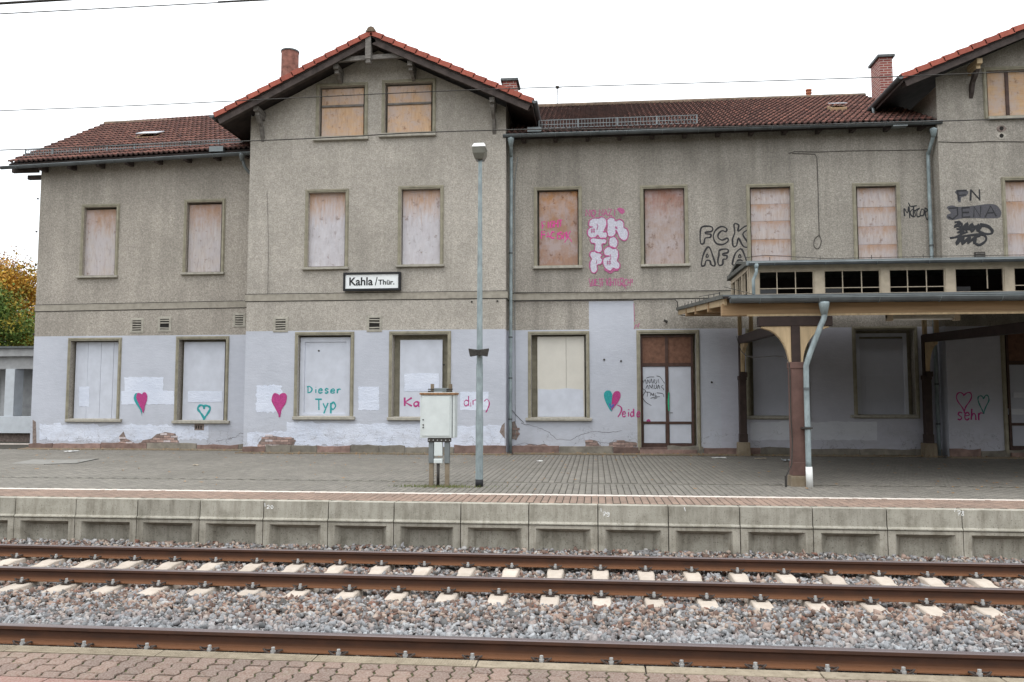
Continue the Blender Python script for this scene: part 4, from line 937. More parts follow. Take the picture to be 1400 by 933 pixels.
# ------------------------------------------------------------------ roofs
RF = obj('roof', MB().prism([(Mw-.4, 9.38), (29.5, 12.28), (35.2, 9.2), (35.2, 9.08), (29.5, 12.14), (Mw-.4, 9.24)], 'x', XG1+.02, XR0-.02), 'soffit', ST)
def tile_field(name, origin, ux, uy, nx, ny, wt=.17, lt=.38, mat='tile', parent=RF, clip=None):
    """pantiles: origin = lower left corner, ux along the eave, uy up the slope (unit vectors); clip(x, y) keeps a tile"""
    ux = np.array(ux, float); uy = np.array(uy, float); nrm = np.cross(ux, uy); nrm /= np.linalg.norm(nrm)
    if nrm[2] < 0: nrm = -nrm
    prof = [(0, .0), (.1, .034), (.24, .05), (.4, .034), (.55, .004), (.8, -.008), (1, .0)]
    V = []; Fc = []; UV = []
    o = np.array(origin, float)
    for j in range(ny):
        for i in range(nx):
            if clip and not clip(i, j): continue
            k = len(V); jz = random.uniform(-.003, .003); jx = random.uniform(-.004, .004)
            for (t, lift) in ((-.04, .055), (1.02, .0)):
                for (s_, h) in prof: V.append(tuple(o+ux*((i+s_)*wt+jx)+uy*((j+t)*lt)+nrm*(h+lift+jz))); 
            for (s_, h) in prof: V.append(tuple(o+ux*((i+s_)*wt+jx)+uy*((j-.03)*lt)+nrm*(h+.004)))
            n = len(prof)
            for q in range(n-1):
                Fc.append((k+q, k+q+1, k+n+q+1, k+n+q)); UV += [(i+prof[q][0]*.98, j+.01), (i+prof[q+1][0]*.98, j+.01), (i+prof[q+1][0]*.98, j+.99), (i+prof[q][0]*.98, j+.99)]
                Fc.append((k+2*n+q, k+2*n+q+1, k+q+1, k+q)); UV += [(i+.7, j+.5)]*4  # front lip faces take the painted channel shade too
    me = npmesh(name, np.array(V), np.array(Fc), mat); uv = me.uv_layers.new(name='UV'); uv.data.foreach_set('uv', np.array(UV, dtype=np.float32).ravel())
    me.polygons.foreach_set('use_smooth', [True]*len(me.polygons))
    return obj(name, me, None, parent, kind='stuff')
def unit(a, b): d = np.array(b, float)-np.array(a, float); return d/np.linalg.norm(d), np.linalg.norm(d)
# middle wing
uy, ln_ = unit((0, Mw-.45, 9.4), (0, 29.5, 12.34)); W = .17
nx = int((XR0-XG1)/W)+1; ny = int(ln_/.38)
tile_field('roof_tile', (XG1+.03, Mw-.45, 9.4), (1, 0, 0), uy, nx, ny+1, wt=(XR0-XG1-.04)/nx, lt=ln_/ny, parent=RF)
# left wing
eyl = Lw-.4; zl0, zl1 = at(0, 224, eyl)[1], at(340, 203, eyl)[1]; XV = -19.0
rl = MB(); 
def zlw(x): return zl0+(zl1-zl0)*(x-(-19.07))/(8.0)
# the eave drops slightly to the left
a0, a1 = zlw(XV), zlw(XG0); rz0, rz1 = at(143, 171, 29.5)[1], at(330, 164, 29.5)[1]
for dz, rev in ((0, 0), (-.13, 1)):
    P = [(XV, eyl, a0-.02+dz), (XG0+.3, eyl, a1-.02+dz), (XG0+.3, 29.5, rz1-.06+dz), (XV, 29.5, rz0-.06+dz)]; rl.poly(P if not rev else P[::-1])
rl.poly([(XV, eyl, a0-.15), (XG0+.3, eyl, a1-.15), (XG0+.3, eyl, a1-.02), (XV, eyl, a0-.02)]); rl.poly([(XV, eyl, a0-.15), (XV, eyl, a0-.02), (XV, 29.5, rz0-.06), (XV, 29.5, rz0-.19)])
rl.poly([(XV, 29.5, rz0-.06), (XG0+.3, 29.5, rz1-.06), (XG0+.3, 35.2, 9.1), (XV, 35.2, 9.0)])
RL = obj('roof', rl, 'soffit', ST, fixn=False)
uyl, ll = unit((XV, eyl-.03, a0), (XV, 29.5, rz0)); uxl, lx = unit((XV, eyl-.03, a0), (XG0+.3, eyl-.03, a1))
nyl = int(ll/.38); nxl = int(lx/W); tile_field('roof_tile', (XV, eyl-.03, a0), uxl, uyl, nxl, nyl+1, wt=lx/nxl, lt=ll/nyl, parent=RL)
# gable blocks: two slopes each, ridge runs away from the tracks
def gable_roof(xm, zr, xl, zl, xr, zr2, yf, name='roof', tiles='tile_red'):
    m = MB(); t = .14
    for (xe, ze) in ((xl, zl), (xr, zr2)):
        m.v += []; k = len(m.v)
        P = [(xm, zr), (xe, ze), (xe, ze-t), (xm, zr-t)]
        m.prism(P, 'y', yf+.05, 30.5)
    r = obj(name, m, 'soffit', ST)
    for sgn, (xe, ze) in ((-1, (xl, zl)), (1, (xr, zr2))):
        u, ln2 = unit((xe, 0, ze), (xm, 0, zr)); n_ = int(ln2/.34); ny_ = int(7.2/W)
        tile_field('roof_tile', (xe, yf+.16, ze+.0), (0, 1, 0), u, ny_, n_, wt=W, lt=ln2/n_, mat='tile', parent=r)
        # verge tiles: angled pieces that wrap the edge
        nv = 14 if ln2 < 5.6 else int(ln2/.36); st = ln2/nv; nrm = np.array([-u[2], 0, u[0]]); nrm = nrm if nrm[2] > 0 else -nrm
        for k in range(nv):
            a = np.array([xe, 0, ze])+u*(k*st-.03); b = np.array([xe, 0, ze])+u*((k+1)*st); o1 = nrm*.075; o2 = nrm*.04; dn = nrm*-.10
            vm = MB(); f0, f1, f2 = yf, yf+.03, yf+.2
            A = [a+o1, b+o2, b+dn+nrm*-.0, a+dn+nrm*.02]
            vm.v = [(p[0], f0, p[2]) for p in A]+[(p[0], f1, p[2]) for p in A]+[(A[0][0], f2, A[0][2]), (A[1][0], f2, A[1][2]), (A[1][0]-nrm[0]*.03, f2, A[1][2]-nrm[2]*.03), (A[0][0]-nrm[0]*.03, f2, A[0][2]-nrm[2]*.03)]
            q = [(0, 1, 2, 3), (3, 2, 6, 7), (0, 3, 7, 4), (1, 5, 6, 2), (0, 8, 9, 1), (8, 11, 10, 9), (4, 7, 6, 5), (0, 4, 11, 8), (1, 9, 10, 5), (4, 5, 10, 11)]
            vm.f = q; vm.m = [0]*len(q); obj('verge_tile', vm, 'verge', r, bevel=.006)
        # barge board and the rafter behind it
        bb = MB(); d = nrm
        a = np.array([xe, yf+.1, ze])-d*.2; b = np.array([xm, yf+.1, zr])-d*.2
        bb.beam(a, b, .05, .2, up=d); obj('barge_board', bb, 'darkwood', r)
        bb = MB(); a = np.array([xe, yf+.25, ze])-d*.2; b = np.array([xm, yf+.25, zr])-d*.2; bb.beam(a, b, .16, .1, up=d); obj('rafter', bb, 'darkwood', r)
        # purlin ends carry the overhang
        gz = ze-.06; sgx = -1 if xe < xm else 1
        gm = MB(); pts = []
        rr_ = .075
        for y_ in (yf-.02, 25.2 if xe < 0 else 25.3):
            for k in range(9):
                th = math.pi+math.pi*k/8; pts.append((xe+sgx*.08+rr_*math.cos(th), y_, gz+.03+rr_*math.sin(th)))
        gm.v = pts
        for k in range(8): gm.f.append((k, k+1, 9+k+1, 9+k)); gm.m.append(0)
        gm.f.append(tuple(range(9))); gm.m.append(0); gm.f.append(tuple(range(17, 8, -1))); gm.m.append(0)
        go = obj('gutter', gm, 'zinc_dark', r, fixn=False); sm_ = go.modifiers.new('solid', 'SOLIDIFY'); sm_.thickness = .008
        dp = MB(); dp.tube([(xe+sgx*.08, 24.9, gz-.03), (xe+sgx*.08, 24.9, gz-.2), (xe+sgx*.02, 24.9, gz-.33)], .045, 8); obj('spout', dp, 'zinc', go, smooth=True)
        fl = MB().box(min(xe, xe+sgx*.02), max(xe, xe+sgx*.02), yf+.06, 25, ze-.18, ze-.0); obj('fascia', fl, 'darkwood', r)
    for k in range(20):
        a = yf-.03+k*.36; rt = MB(); pr = [(xm+.125*math.cos(t), zr+.03+.125*math.sin(t)) for t in np.linspace(-.25, math.pi+.25, 9)]
        rt.prism(pr, 'y', a, a+.38); obj('ridge_tile', rt, 'ridge', r, bevel=.006)
    return r
YF = G-.8
RG = gable_roof(ridgeX, 12.33, -11.2, 10.02, -1.75, 10.1, YF)
RR = gable_roof(RX, 12.42, 8.42, 10.4, RX*2-8.42, 10.4, YF)
# main ridge tiles
def ridge(x0, x1, z0, z1, n, parent):
    for k in range(n):
        a = x0+(x1-x0)*k/n; b = x0+(x1-x0)*(k+1)/n+.03; z = z0+(z1-z0)*k/n; rt = MB(); pr = [(29.5+.13*math.cos(t), z-.02+.13*math.sin(t)) for t in np.linspace(-.2, math.pi+.2, 8)]
        rt.prism(pr, 'x', a, b); obj('ridge_tile', rt, 'ridge', parent, bevel=.005)
ridge(XG1, XR0, 12.38, 12.34, 32, RF); ridge(XV, XG0+.3, rz0+.02, rz1+.02, 22, RL)
# timber work in the gable
def gable_timber(xm, r, zr, sl, full=True):
    yt = YF+.12
    if full:
        x0, z0 = at(452, 81, yt); x1, z1 = at(568, 74.5, yt)
        cb = MB(); cb.beam((x0, yt+.1, z0), (x1, yt+.1, z0+.06), .1, .14); obj('collar_beam', cb, 'greywood', r, bevel=.008)
        kx0, kz1 = at(504.5, 43, yt); _, kz0 = at(504.5, 82, yt)
        kp = MB(); kp.box(kx0-.085, kx0+.085, yt-.09, yt+.1, kz0, kz1); kp.box(kx0-.06, kx0+.06, yt-.07, yt+.08, kz0-.06, kz0); kp.box(kx0-.075, kx0+.075, yt-.08, yt+.09, kz0-.12, kz0-.06); obj('king_post', kp, 'greywood', r, bevel=.01)
    ofs = ((-1, 1.12), (1, 1.12), (-1, 3.55), (1, 3.55)) if full else ((-1, 3.0), (-1, 1.12), (1, 1.12), (1, 3.0))
    for sgn, dx in ofs:
        x = xm+sgn*dx; zt = zr-dx*sl-.3
        pb = MB(); pb.box(x-.075, x+.075, YF+.2, G+.1, zt-.13, zt+.02); pb.box(x-.06, x+.06, YF+.3, G, zt-.24, zt-.13); obj('purlin_end', pb, 'pine_pale' if not full else 'greywood', r, bevel=.01)
        # curved, notched strut under it
        pts = [(G-.5, zt-.24), (G-.36, zt-.4), (G-.2, zt-.5), (G-.1, zt-.75), (G, zt-.9), (G, zt-.66), (G-.03, zt-.5), (G-.12, zt-.4), (G-.2, zt-.24)] if dx > 2 else [(G-.35, zt-.24), (G-.25, zt-.33), (G, zt-.4), (G, zt-.24)]
        st_ = MB(); st_.prism(pts, 'x', x-.05, x+.05); obj('bracket', st_, 'greywood' if full else 'darkwood', r, bevel=.008)
gable_timber(ridgeX, RG, 12.33, .49); gable_timber(RX, RR, 12.42, .42, False)

# eaves gutters with boards, rafter ends and snow grids
def half_gutter(x0, x1, y, z0, z1, r=.08, parent=ST, mat='zinc_dark'):
    m = MB(); n = 9
    for i in range(2):
        for k in range(n):
            th = math.pi+math.pi*k/(n-1); m.v.append(((x0, x1)[i], y+r*math.cos(th), (z0, z1)[i]+r*math.sin(th)))
    for k in range(n-1): m.f.append((k, k+1, n+k+1, n+k)); m.m.append(0)
    m.f.append(tuple(range(n))); m.m.append(0); m.f.append(tuple(range(2*n-1, n-1, -1))); m.m.append(0)
    g_ = obj('gutter', m, mat, parent, fixn=False, smooth=False); sm_ = g_.modifiers.new('solid', 'SOLIDIFY'); sm_.thickness = .008
    bd = MB(); bd.tube([(x0, y-r, z0), (x1, y-r, z1)], .012, 6); obj('gutter_bead', bd, 'zinc', g_)
    nb = int((x1-x0)/1.0)
    for k in range(nb):
        t = (k+.5)/nb; xx = x0+(x1-x0)*t; zz_ = z0+(z1-z0)*t; b = MB(); b.tube([(xx, y+(r+.006)*math.cos(th), zz_+(r+.006)*math.sin(th)) for th in np.linspace(math.pi*.98, 2*math.pi, 8)], .008, 5); obj('gutter_bracket', b, 'zinc', g_)
    return g_
zM = 9.34
half_gutter(XG1-.08, XR0+.12, Mw-.5, zM+.02, zM+.0); gl0 = at(0, 228, Lw-.5)[1]; gl1 = at(340, 207.5, Lw-.5)[1]; glx0, glx1 = at(0, 228, Lw-.5)[0], at(340, 207.5, Lw-.5)[0]
half_gutter(-19.2, XG0+.12, Lw-.5, gl0-.02, gl1-.02)
for Yw, xa, xb, za, zb in ((Mw, XG1+.5, XR0-.3, zM-.0, zM-.0), (Lw, XL0+.2, XG0-.6, gl0, gl1)):
    k = int((xb-xa)/.92)
    for i in range(k+1):
        xx = xa+(xb-xa)*i/k; zz_ = za+(zb-za)*i/k; m = MB(); m.prism([(Yw-.36, zz_-.11), (Yw-.36, zz_+.0), (Yw+.1, zz_+.2), (Yw+.1, zz_-.09)], 'x', xx-.055, xx+.055); obj('rafter', m, 'darkwood', ST)
m = MB(); m.box(XL0-.9, XL0, Lw-.2, Lw-.08, gl0-.12, gl0+.05); m.box(XL0-.5, XL0, Lw+.02, Lw+.14, gl0-.3, gl0-.16); obj('rafter', m, 'darkwood', ST)
def snow_grid(x0, x1, y, z0, z1, parent, h=.2):
    m = MB(); L_ = x1-x0
    for dz in (.03, h*.5, h): m.beam((x0, y, z0+dz), (x1, y, z1+dz), .016, .018)
    n = int(L_/.09)
    for k in range(n+1):
        t = k/n; m.beam((x0+L_*t, y, z0+(z1-z0)*t+.02), (x0+L_*t, y, z0+(z1-z0)*t+h), .011, .011, up=(0, 1, 0))
    n = int(L_/.95)
    for k in range(n+1):
        t = k/n; zz_ = z0+(z1-z0)*t; m.beam((x0+L_*t, y-.01, zz_-.06), (x0+L_*t, y-.01, zz_+h+.01), .035, .03, up=(0, 1, 0)); m.beam((x0+L_*t, y, zz_+h*.6), (x0+L_*t, y+.3, zz_+.12), .015, .015)
    obj('snow_guard', m, 'zinc', parent)
sgx0, sgz = at(737, 175, Mw); sgx1 = at(953, 172, Mw)[0]; snow_grid(sgx0, sgx1, Mw+.02, 9.68, 9.68, RF, .27)
yy_ = Lw+.1; sa = at(35, 213, yy_); sb = at(338, 196, yy_); snow_grid(sa[0], sb[0], yy_, sa[1]-.04, sb[1]-.06, RL, .22)
for (a, b, c_, d, Y_) in ((286, 201.5, 305, 209, Lw-.52), (721, 175.5, 740, 182, Mw-.53), (1221, 169, 1241, 174.5, Mw-.53)):
    x0, x1, z0, z1 = rect(a, b, c_, d, Y_); obj('eaves_flashing', MB().box(x0, x1, Y_-.01, Y_+.2, z0+.04, z1+.03), 'zinc', ST)
# skylights
def on_plane(px, py, y0, z0, k):
    """point of the roof plane z = z0 + k*(y-y0) seen at a survey picture position"""
    rr = (px-700)*_rt-(py-466.5)*_U+F*_F; t = (z0-k*y0-CAMZ)/(rr[2]-k*rr[1]); return float(rr[0]*t), float(rr[1]*t), float(rr[2]*t)+CAMZ
def skylight(px0, px1, py, parent, y0, z0, k, w_=None, d_=.5):
    x0, y, z = on_plane(px0, py, y0, z0, k); x1 = on_plane(px1, py, y0, z0, k)[0]; z += .02
    f = MB()
    for (a, b, c, d) in ((x0, x1, y, y+.04), (x0, x1, y+d_-.04, y+d_), (x0, x0+.04, y+.04, y+d_-.04), (x1-.04, x1, y+.04, y+d_-.04)):
        f.v += []; q = len(f.v)
        for (xx, yy) in ((a, c), (b, c), (b, d), (a, d)): f.v.append((xx, yy, z+(yy-y)*k-.05))
        for (xx, yy) in ((a, c), (b, c), (b, d), (a, d)): f.v.append((xx, yy, z+(yy-y)*k+.11))
        for qq in ((0, 3, 2, 1), (4, 5, 6, 7), (0, 1, 5, 4), (1, 2, 6, 5), (2, 3, 7, 6), (3, 0, 4, 7)): f.f.append(tuple(q+i for i in qq)); f.m.append(0)
    s_ = obj('skylight', f, 'pine', parent)
    k2 = k*.72; gg = MB(); za = z+.24; gg.v = [(x0+.02, y+.02, za), (x1+.02, y+.02, za), (x1+.02, y+d_, za+d_*k2), (x0+.02, y+d_, za+d_*k2)]; gg.v += [(a, b, c+.025) for a, b, c in gg.v]
    gg.f = [(0, 3, 2, 1), (4, 5, 6, 7), (0, 1, 5, 4), (1, 2, 6, 5), (2, 3, 7, 6), (3, 0, 4, 7)]; gg.m = [0]*6; obj('skylight_lid', gg, 'lid', s_)
    st_ = MB(); st_.tube([(x0+.05, y+.03, z+.08), (x0+.05, y+.03, za)], .012, 5); st_.tube([(x1-.05, y+.03, z+.08), (x1-.05, y+.03, za)], .012, 5); obj('stay', st_, 'darkmetal', s_)
k_ = (rz0-a0)/(29.5-eyl+.03); skylight(184, 211, 193, RL, eyl-.03, a0+.06, k_)
skylight(1137, 1160, 153, RF, Mw-.45, 9.42, (12.34-9.4)/(29.5-Mw+.45), d_=.45)

# chimneys and pipes
def uvbox_chimney(x0, x1, y0, y1, z0, z1, label=None):
    m = MB(); fs = [((x0, y0), (x1, y0)), ((x1, y0), (x1, y1)), ((x1, y1), (x0, y1)), ((x0, y1), (x0, y0))]; uvs = []
    for a, b in fs:
        L_ = math.hypot(b[0]-a[0], b[1]-a[1]); m.poly([(a[0], a[1], z0), (b[0], b[1], z0), (b[0], b[1], z1), (a[0], a[1], z1)]); uvs += [(0, 0), (L_, 0), (L_, z1-z0), (0, z1-z0)]
    me = m.mesh('chimney', 'chimney'); uv = me.uv_layers.new(name='UV'); uv.data.foreach_set('uv', np.array(uvs, dtype=np.float32).ravel())
    c = obj('chimney', me, None, ST); cp = MB().box(x0-.07, x1+.07, y0-.07, y1+.07, z1, z1+.09); obj('cap', cp, 'concrete_cap', c, bevel=.01); return c
cx0, cz1 = at(1203, 79, 27.5); cx1, _ = at(1219, 79, 27.5); uvbox_chimney(cx0-.02, cx1+.02, 27.5, 28.35, 10.6, cz1)
cx0, cz1 = at(686, 106, 27); cx1, _ = at(707, 106, 27); uvbox_chimney(cx0+.03, cx1-.03, 27, 27.8, 10.5, cz1-.14)
cxa, cza = at(385.5, 73, 27); cxb, _ = at(408, 73, 27); m = MB(); cxm = (cxa+cxb)/2; rr_ = (cxb-cxa)/2
m.tube([(cxm, 27, 10.5), (cxm, 27, cza)], rr_, 20); ch = obj('flue', m, 'chimround', ST, smooth=False); m = MB(); m.tube([(cxm, 27, cza), (cxm, 27, cza+.05)], rr_*1.06, 20); obj('cap', m, 'concrete_cap', ch)
px_, pz_ = at(1105.5, 124, 29.5); m = MB(); m.tube([(px_, 29.5, 12.2), (px_, 29.5, pz_)], .08, 12); ch = obj('vent_pipe', m, 'clay', ST, smooth=True)
for dz in (0, .1): m = MB(); m.tube([(px_, 29.5, pz_-dz-.02), (px_, 29.5, pz_-dz+.03)], .11, 12); obj('cap', m, 'clay', ch)
ax, az = at(762, 118, 29.4); m = MB(); m.tube([(ax, 29.4, 12.3), (ax, 29.4, az)], .012, 5); m.box(ax-.06, ax+.06, 29.35, 29.45, az-.08, az); m.tube([(ax+.1+.12*math.cos(t), 29.4, az-.2+.14*math.sin(t)) for t in np.linspace(0, 6.28, 12)], .006, 4); obj('antenna', m, 'darkmetal', ST)

# downpipes
def pipe(pts, r=.05, mat='zinc', joints=(), parent=ST, funnel=True):
    P = cr(pts, 4) if len(pts) > 3 else pts
    m = MB(); m.tube([tuple(p) for p in P], r, 12); d = obj('downpipe', m, mat, parent, smooth=True)
    if funnel:
        a = pts[0]; m = MB(); m.tube([(a[0], a[1], a[2]-.03), (a[0], a[1], a[2]-.07), (a[0], a[1], a[2]-.26)], [r*1.9, r*1.9, r*1.12], 14); obj('funnel', m, mat, d, smooth=True)
    for z in joints:
        m = MB()
        x = np.interp(z, [pts[-1][2], pts[-2][2]], [pts[-1][0], pts[-2][0]]); m.tube([(x, pts[-1][1], z-.025), (x, pts[-1][1], z+.025)], r*1.18, 12); obj('pipe_clamp', m, 'zinc_dark', d)
    return d
a = at(698.5, 188, Mw-.5); b = at(699, 225, Mw-.14); c = at(698.2, 420, Mw-.14); e = at(697.5, 621, Mw-.14)
pipe([(a[0], Mw-.5, a[1]), (a[0], Mw-.46, a[1]-.25), (b[0], Mw-.2, b[1]+.25), (b[0], Mw-.14, b[1]-.05), (c[0], Mw-.14, c[1]), (e[0], Mw-.14, .0)], joints=(5.9, 3.4, 2.2, 1.0), mat='galv')
a = at(1276, 175, Mw-.5); b = at(1269, 215, Mw-.14); c = at(1276, 380, Mw-.14); e = at(1281, 620, Mw-.14); xx = at(1272, 300, Mw-.14)[0]
pipe([(a[0], Mw-.5, a[1]), (a[0], Mw-.46, a[1]-.25), (xx, Mw-.2, b[1]+.1), (xx, Mw-.14, b[1]-.3), (xx, Mw-.14, 4), (xx, Mw-.14, 0)], joints=(5.9, 3.2, 2.0, .9), mat='galv')
a = at(331, 209, Lw-.5); b = at(338, 236, Lw-.3)
pipe([(a[0], Lw-.5, a[1]), (a[0]+.02, Lw-.48, a[1]-.22), (b[0], Lw-.4, b[1]+.1), (b[0]+.25, Lw-.14, b[1]-.3), (b[0]+.27, Lw-.14, b[1]-1)], joints=())
# conduits and cables on the wall
def wirepx(lines, Y, wpx, mat='darkmetal', name='cable', off=.012, parent=ST):
    m = MB()
    for l in lines:
        r = wpx/2*Y/F; m.tube([(at(p[0], p[1], Y-off)[0], Y-off, at(p[0], p[1], Y-off)[1]) for p in l], r, 6)
    return obj(name, m, mat, parent)
wirepx([[(1078, 210), (1086, 207.5), (1120, 208), (1165, 206.5), (1210, 206), (1268, 205)], [(1083, 210), (1114, 211), (1117, 216), (1118.5, 260), (1120, 322)], cr([(1120, 322), (1123, 330), (1119, 340), (1113, 337), (1114, 327), (1120, 322)], 3)], Mw, .8)
wirepx([[(1283, 194), (1320, 195), (1350, 193.5), (1400, 194), (1440, 194)]], G, .8)
wirepx([[(703, 412), (780, 411.5), (865, 411), (870, 409.5), (922, 409), (926, 413), (927, 425), (931, 431), (940, 432)]], Mw, 1.3, off=.05)
wirepx([[(703, 400.5), (800, 400), (960, 398), (1010, 397.5)]], Mw, 1.0, off=.06)
wirepx([[(708, 215), (704, 245), (704, 412)], [(704, 412), (704.5, 600)]], Mw, .8, 'zinc')
wirepx([[(365, 262), (367, 330), (366, 402)]], G, .5, 'greywood')
wirepx([[(699, 560), (706, 568), (716, 578)]], Mw, .6)
m = MB(); x0, z0_ = at(911, 441, Mw); m.tube([(x0, Mw, z0_), (x0-.05, Mw-.12, z0_+.03)], .02, 6); m.tube([(x0-.08, Mw-.12, z0_+.05), (x0+.03, Mw-.12, z0_+.0)], .035, 6); obj('wall_hook', m, 'darkmetal', ST)
for (px, py) in ((52, 272), (50, 317), (49, 363), (46, 457), (973, 523), (826, 492), (849, 494), (436, 480), (607, 499), (645, 413), (680, 412)):
    Y_ = Lw if px < 100 else (G if px < 690 else Mw); x, z = at(px, py, Y_); m = MB(); m.tube([(x, Y_-.02, z), (x, Y_+.01, z)], .03, 7); obj('wall_anchor', m, 'darkmetal', ST)

# graffiti
def graf(label, mats, fn):
    m = MB(); fn(m); o = obj('graffiti', m, mats, ST, fixn=True, label=label); return o
def f(m):
    patch(m, heart(192.5, 549, 19, 30, -1), Lw, .012, 1); patch(m, heart(194.5, 547, 16.5, 27, -1), Lw, .017, 0); strokes(m, [heart(194.5, 547, 15, 24, -1)], 2, Lw, closed=True, mi=0, proud=.016)
graf('magenta heart with teal shadow', ['magenta', 'teal'], f)
graf('teal heart outline', ['teal'], lambda m: strokes(m, [heart(279, 562, 17, 20)], 2.6, Lw+.17, closed=True, proud=.008))
graf('solid magenta heart', ['magenta'], lambda m: (patch(m, heart(382, 550, 20, 30), G, .012), strokes(m, [heart(382, 550, 20, 30)], 2.4, G, closed=True, proud=.011)))
graf('teal word Dieser', ['teal'], lambda m: write(m, 'Dieser', 420.5, 537.5, 6, 8.8, 8.3, 1.8, G+.15, .01, .15))
graf('teal word Typ', ['teal'], lambda m: write(m, 'Typ', 432, 561, 7.5, 15, 9.8, 2.2, G+.15, -.03))
def f(m): write(m, 'K', 553, 555.5, 10, 12, 10, 2.2, G+.12); write(m, 'a', 565.5, 556, 7.5, 10, 8, 2.2, G+.12)
graf('magenta letters Ka', ['magenta'], f)
def f(m):
    write(m, 'd', 634, 555.5, 8, 13, 9, 1.9, G); write(m, 'i', 641, 556.5, 6, 11, 9, 1.9, G); write(m, 'n', 646, 554, 8, 10, 9, 1.9, G); strokes(m, [[(662, 549), (666, 546), (669, 552), (666, 561), (664, 564)]], 1.7, G)
graf('magenta letters din beside the cabinet', ['magenta'], f)
def f(m):
    Y = Mw
    L_ = [(836, 563), (829, 552), (825.5, 541), (828, 535), (834, 534.5), (837.5, 541), (838, 552)]; Rr = [(836, 561), (836.5, 548), (838, 539), (842, 535), (847, 536), (848.5, 542), (845, 550), (839, 558)]
    patch(m, L_, Y, .006, 0, True); patch(m, Rr, Y, .009, 1, True); strokes(m, [[(833, 552), (836, 557), (839, 553)]], 2.5, Y, mi=2, proud=.009)
graf('heart half teal half magenta', ['teal', 'magenta', 'blue'], f)
def f(m): strokes(m, [[(844, 554), (849, 557), (849.5, 562), (845, 570.5)]], 1.9, Mw); write(m, 'eid', 850.5, 570, 5.2, 10.5, 6.3, 1.7, Mw, -.01, .2); write(m, 'e', 870.5, 570, 5, 10, 7, 1.7, Mw-.05, 0, .2)
graf('magenta letters Jeide', ['magenta'], f)
graf('magenta letter n on the door board', ['magenta'], lambda m: write(m, 'n', 884.5, 579.5, 4.5, 8, 6, 2.4, Mw+.1))
def f(m):
    write(m, 'NO', 801, 296, 5.6, 9, 7.2, 1.9, Mw); write(m, 'NAZI', 819, 295, 5.2, 8.5, 6.2, 1.8, Mw)
    patch(m, [(843, 286), (847, 284), (853, 286), (854.5, 290), (851, 293.5), (848, 292)], Mw, .004)
graf('magenta words with a blotted last letter', ['pinkmauve'], f)
def cx(P): return [(780+p[0]/7.46, 275+p[1]/7.46) for p in P]
LET = [[(185, 240), (195, 200), (235, 175), (285, 175), (320, 160), (360, 185), (370, 240), (345, 300), (335, 318), (358, 312), (378, 335), (365, 375), (320, 385), (292, 370), (277, 348), (255, 372), (205, 375), (175, 345), (175, 300), (200, 272), (225, 266), (196, 262)],
 [(372, 195), (410, 165), (448, 178), (460, 205), (500, 188), (540, 215), (545, 270), (575, 285), (590, 335), (575, 390), (540, 405), (500, 375), (478, 325), (462, 300), (462, 330), (430, 365), (390, 362), (372, 330), (374, 250)],
 [(200, 392), (230, 377), (280, 382), (340, 380), (368, 400), (355, 435), (322, 442), (325, 500), (300, 525), (265, 525), (245, 500), (250, 440), (215, 430)],
 [(398, 378), (440, 362), (472, 385), (484, 430), (465, 475), (432, 485), (398, 458), (392, 410)],
 [(205, 522), (250, 512), (300, 535), (325, 548), (308, 580), (328, 600), (312, 642), (272, 655), (275, 700), (250, 735), (215, 725), (196, 670), (200, 620), (215, 590), (197, 560)],
 [(342, 500), (375, 468), (430, 472), (480, 500), (490, 560), (478, 610), (503, 640), (498, 688), (460, 695), (438, 685), (405, 715), (358, 690), (332, 640), (332, 590), (362, 572), (400, 562), (350, 555), (340, 525)]]
def f(m):
    for i, l in enumerate(LET):
        P = cx(l); c_ = np.mean(np.array(P), axis=0); big = [tuple(c_+(np.array(p)-c_)*1.05) for p in P]
        pass
    for i, l in enumerate(LET):
        P = cx(l); c_ = np.mean(np.array(P), axis=0); big = [tuple(c_+(np.array(p)-c_)*1.05) for p in P]
        patch(m, big, Mw, .0015+.0002*i, 2, True)
    for i, l in enumerate(LET):
        P = cx(l)
        patch(m, P, Mw, .004+.0004*i, 0, True); strokes(m, [P], 1.5, Mw, closed=True, mi=1, proud=.009)
    for (a, b) in ((228, 305), (390, 630)):
        x, y = 780+a/7.46, 275+b/7.46; strokes(m, [[(x-1.5, y-3), (x-1.5, y+3)], [(x+1.5, y-4), (x+1.5, y+3)], [(x-3, y-1), (x+3, y-1.5)], [(x-3, y+1.5), (x+3, y+1)]], .8, Mw, mi=1, proud=.01)
    strokes(m, [cx([(268, 235), (278, 260), (268, 290)]), cx([(452, 262), (478, 268), (458, 275), (480, 285)]), cx([(405, 545), (412, 580), (400, 600)]), cx([(270, 600), (262, 640)])], 1, Mw, mi=1, proud=.01)
    strokes(m, [cx([(345, 695), (405, 735), (440, 710), (490, 705)])], 2.4, Mw, mi=1, proud=.008)
graf('white bubble letters ANTIFA outlined in pink', ['spraywhite', 'pinkmauve', 'mauve_halo'], f)
def f(m): write(m, 'WIETFIGHTERCH!', 806, 391, 3.4, 9.5, 4.5, 1.25, Mw, .0, .9); strokes(m, [[(806, 392), (815, 390), (822, 393)], [(848, 388), (855, 393), (856, 396)]], .9, Mw)
graf('thin pink scrawl under the bubble letters', ['pinkmauve'], f)
def f(m): write(m, 'FIGHT', 741, 313, 4.6, 9, 6, 1.8, Mw+.1, -.12, .5); write(m, 'FACISM', 741, 326, 4.8, 9, 6, 1.8, Mw+.1, .03, .9); strokes(m, [[(772, 318), (782, 331)], [(780, 316), (772, 332)]], 1.1, Mw+.1)
graf('pink scrawl across the orange board', ['pink'], f)
def cz(P): return [(680+p[0]/3.889, 220+p[1]/3.889) for p in P]
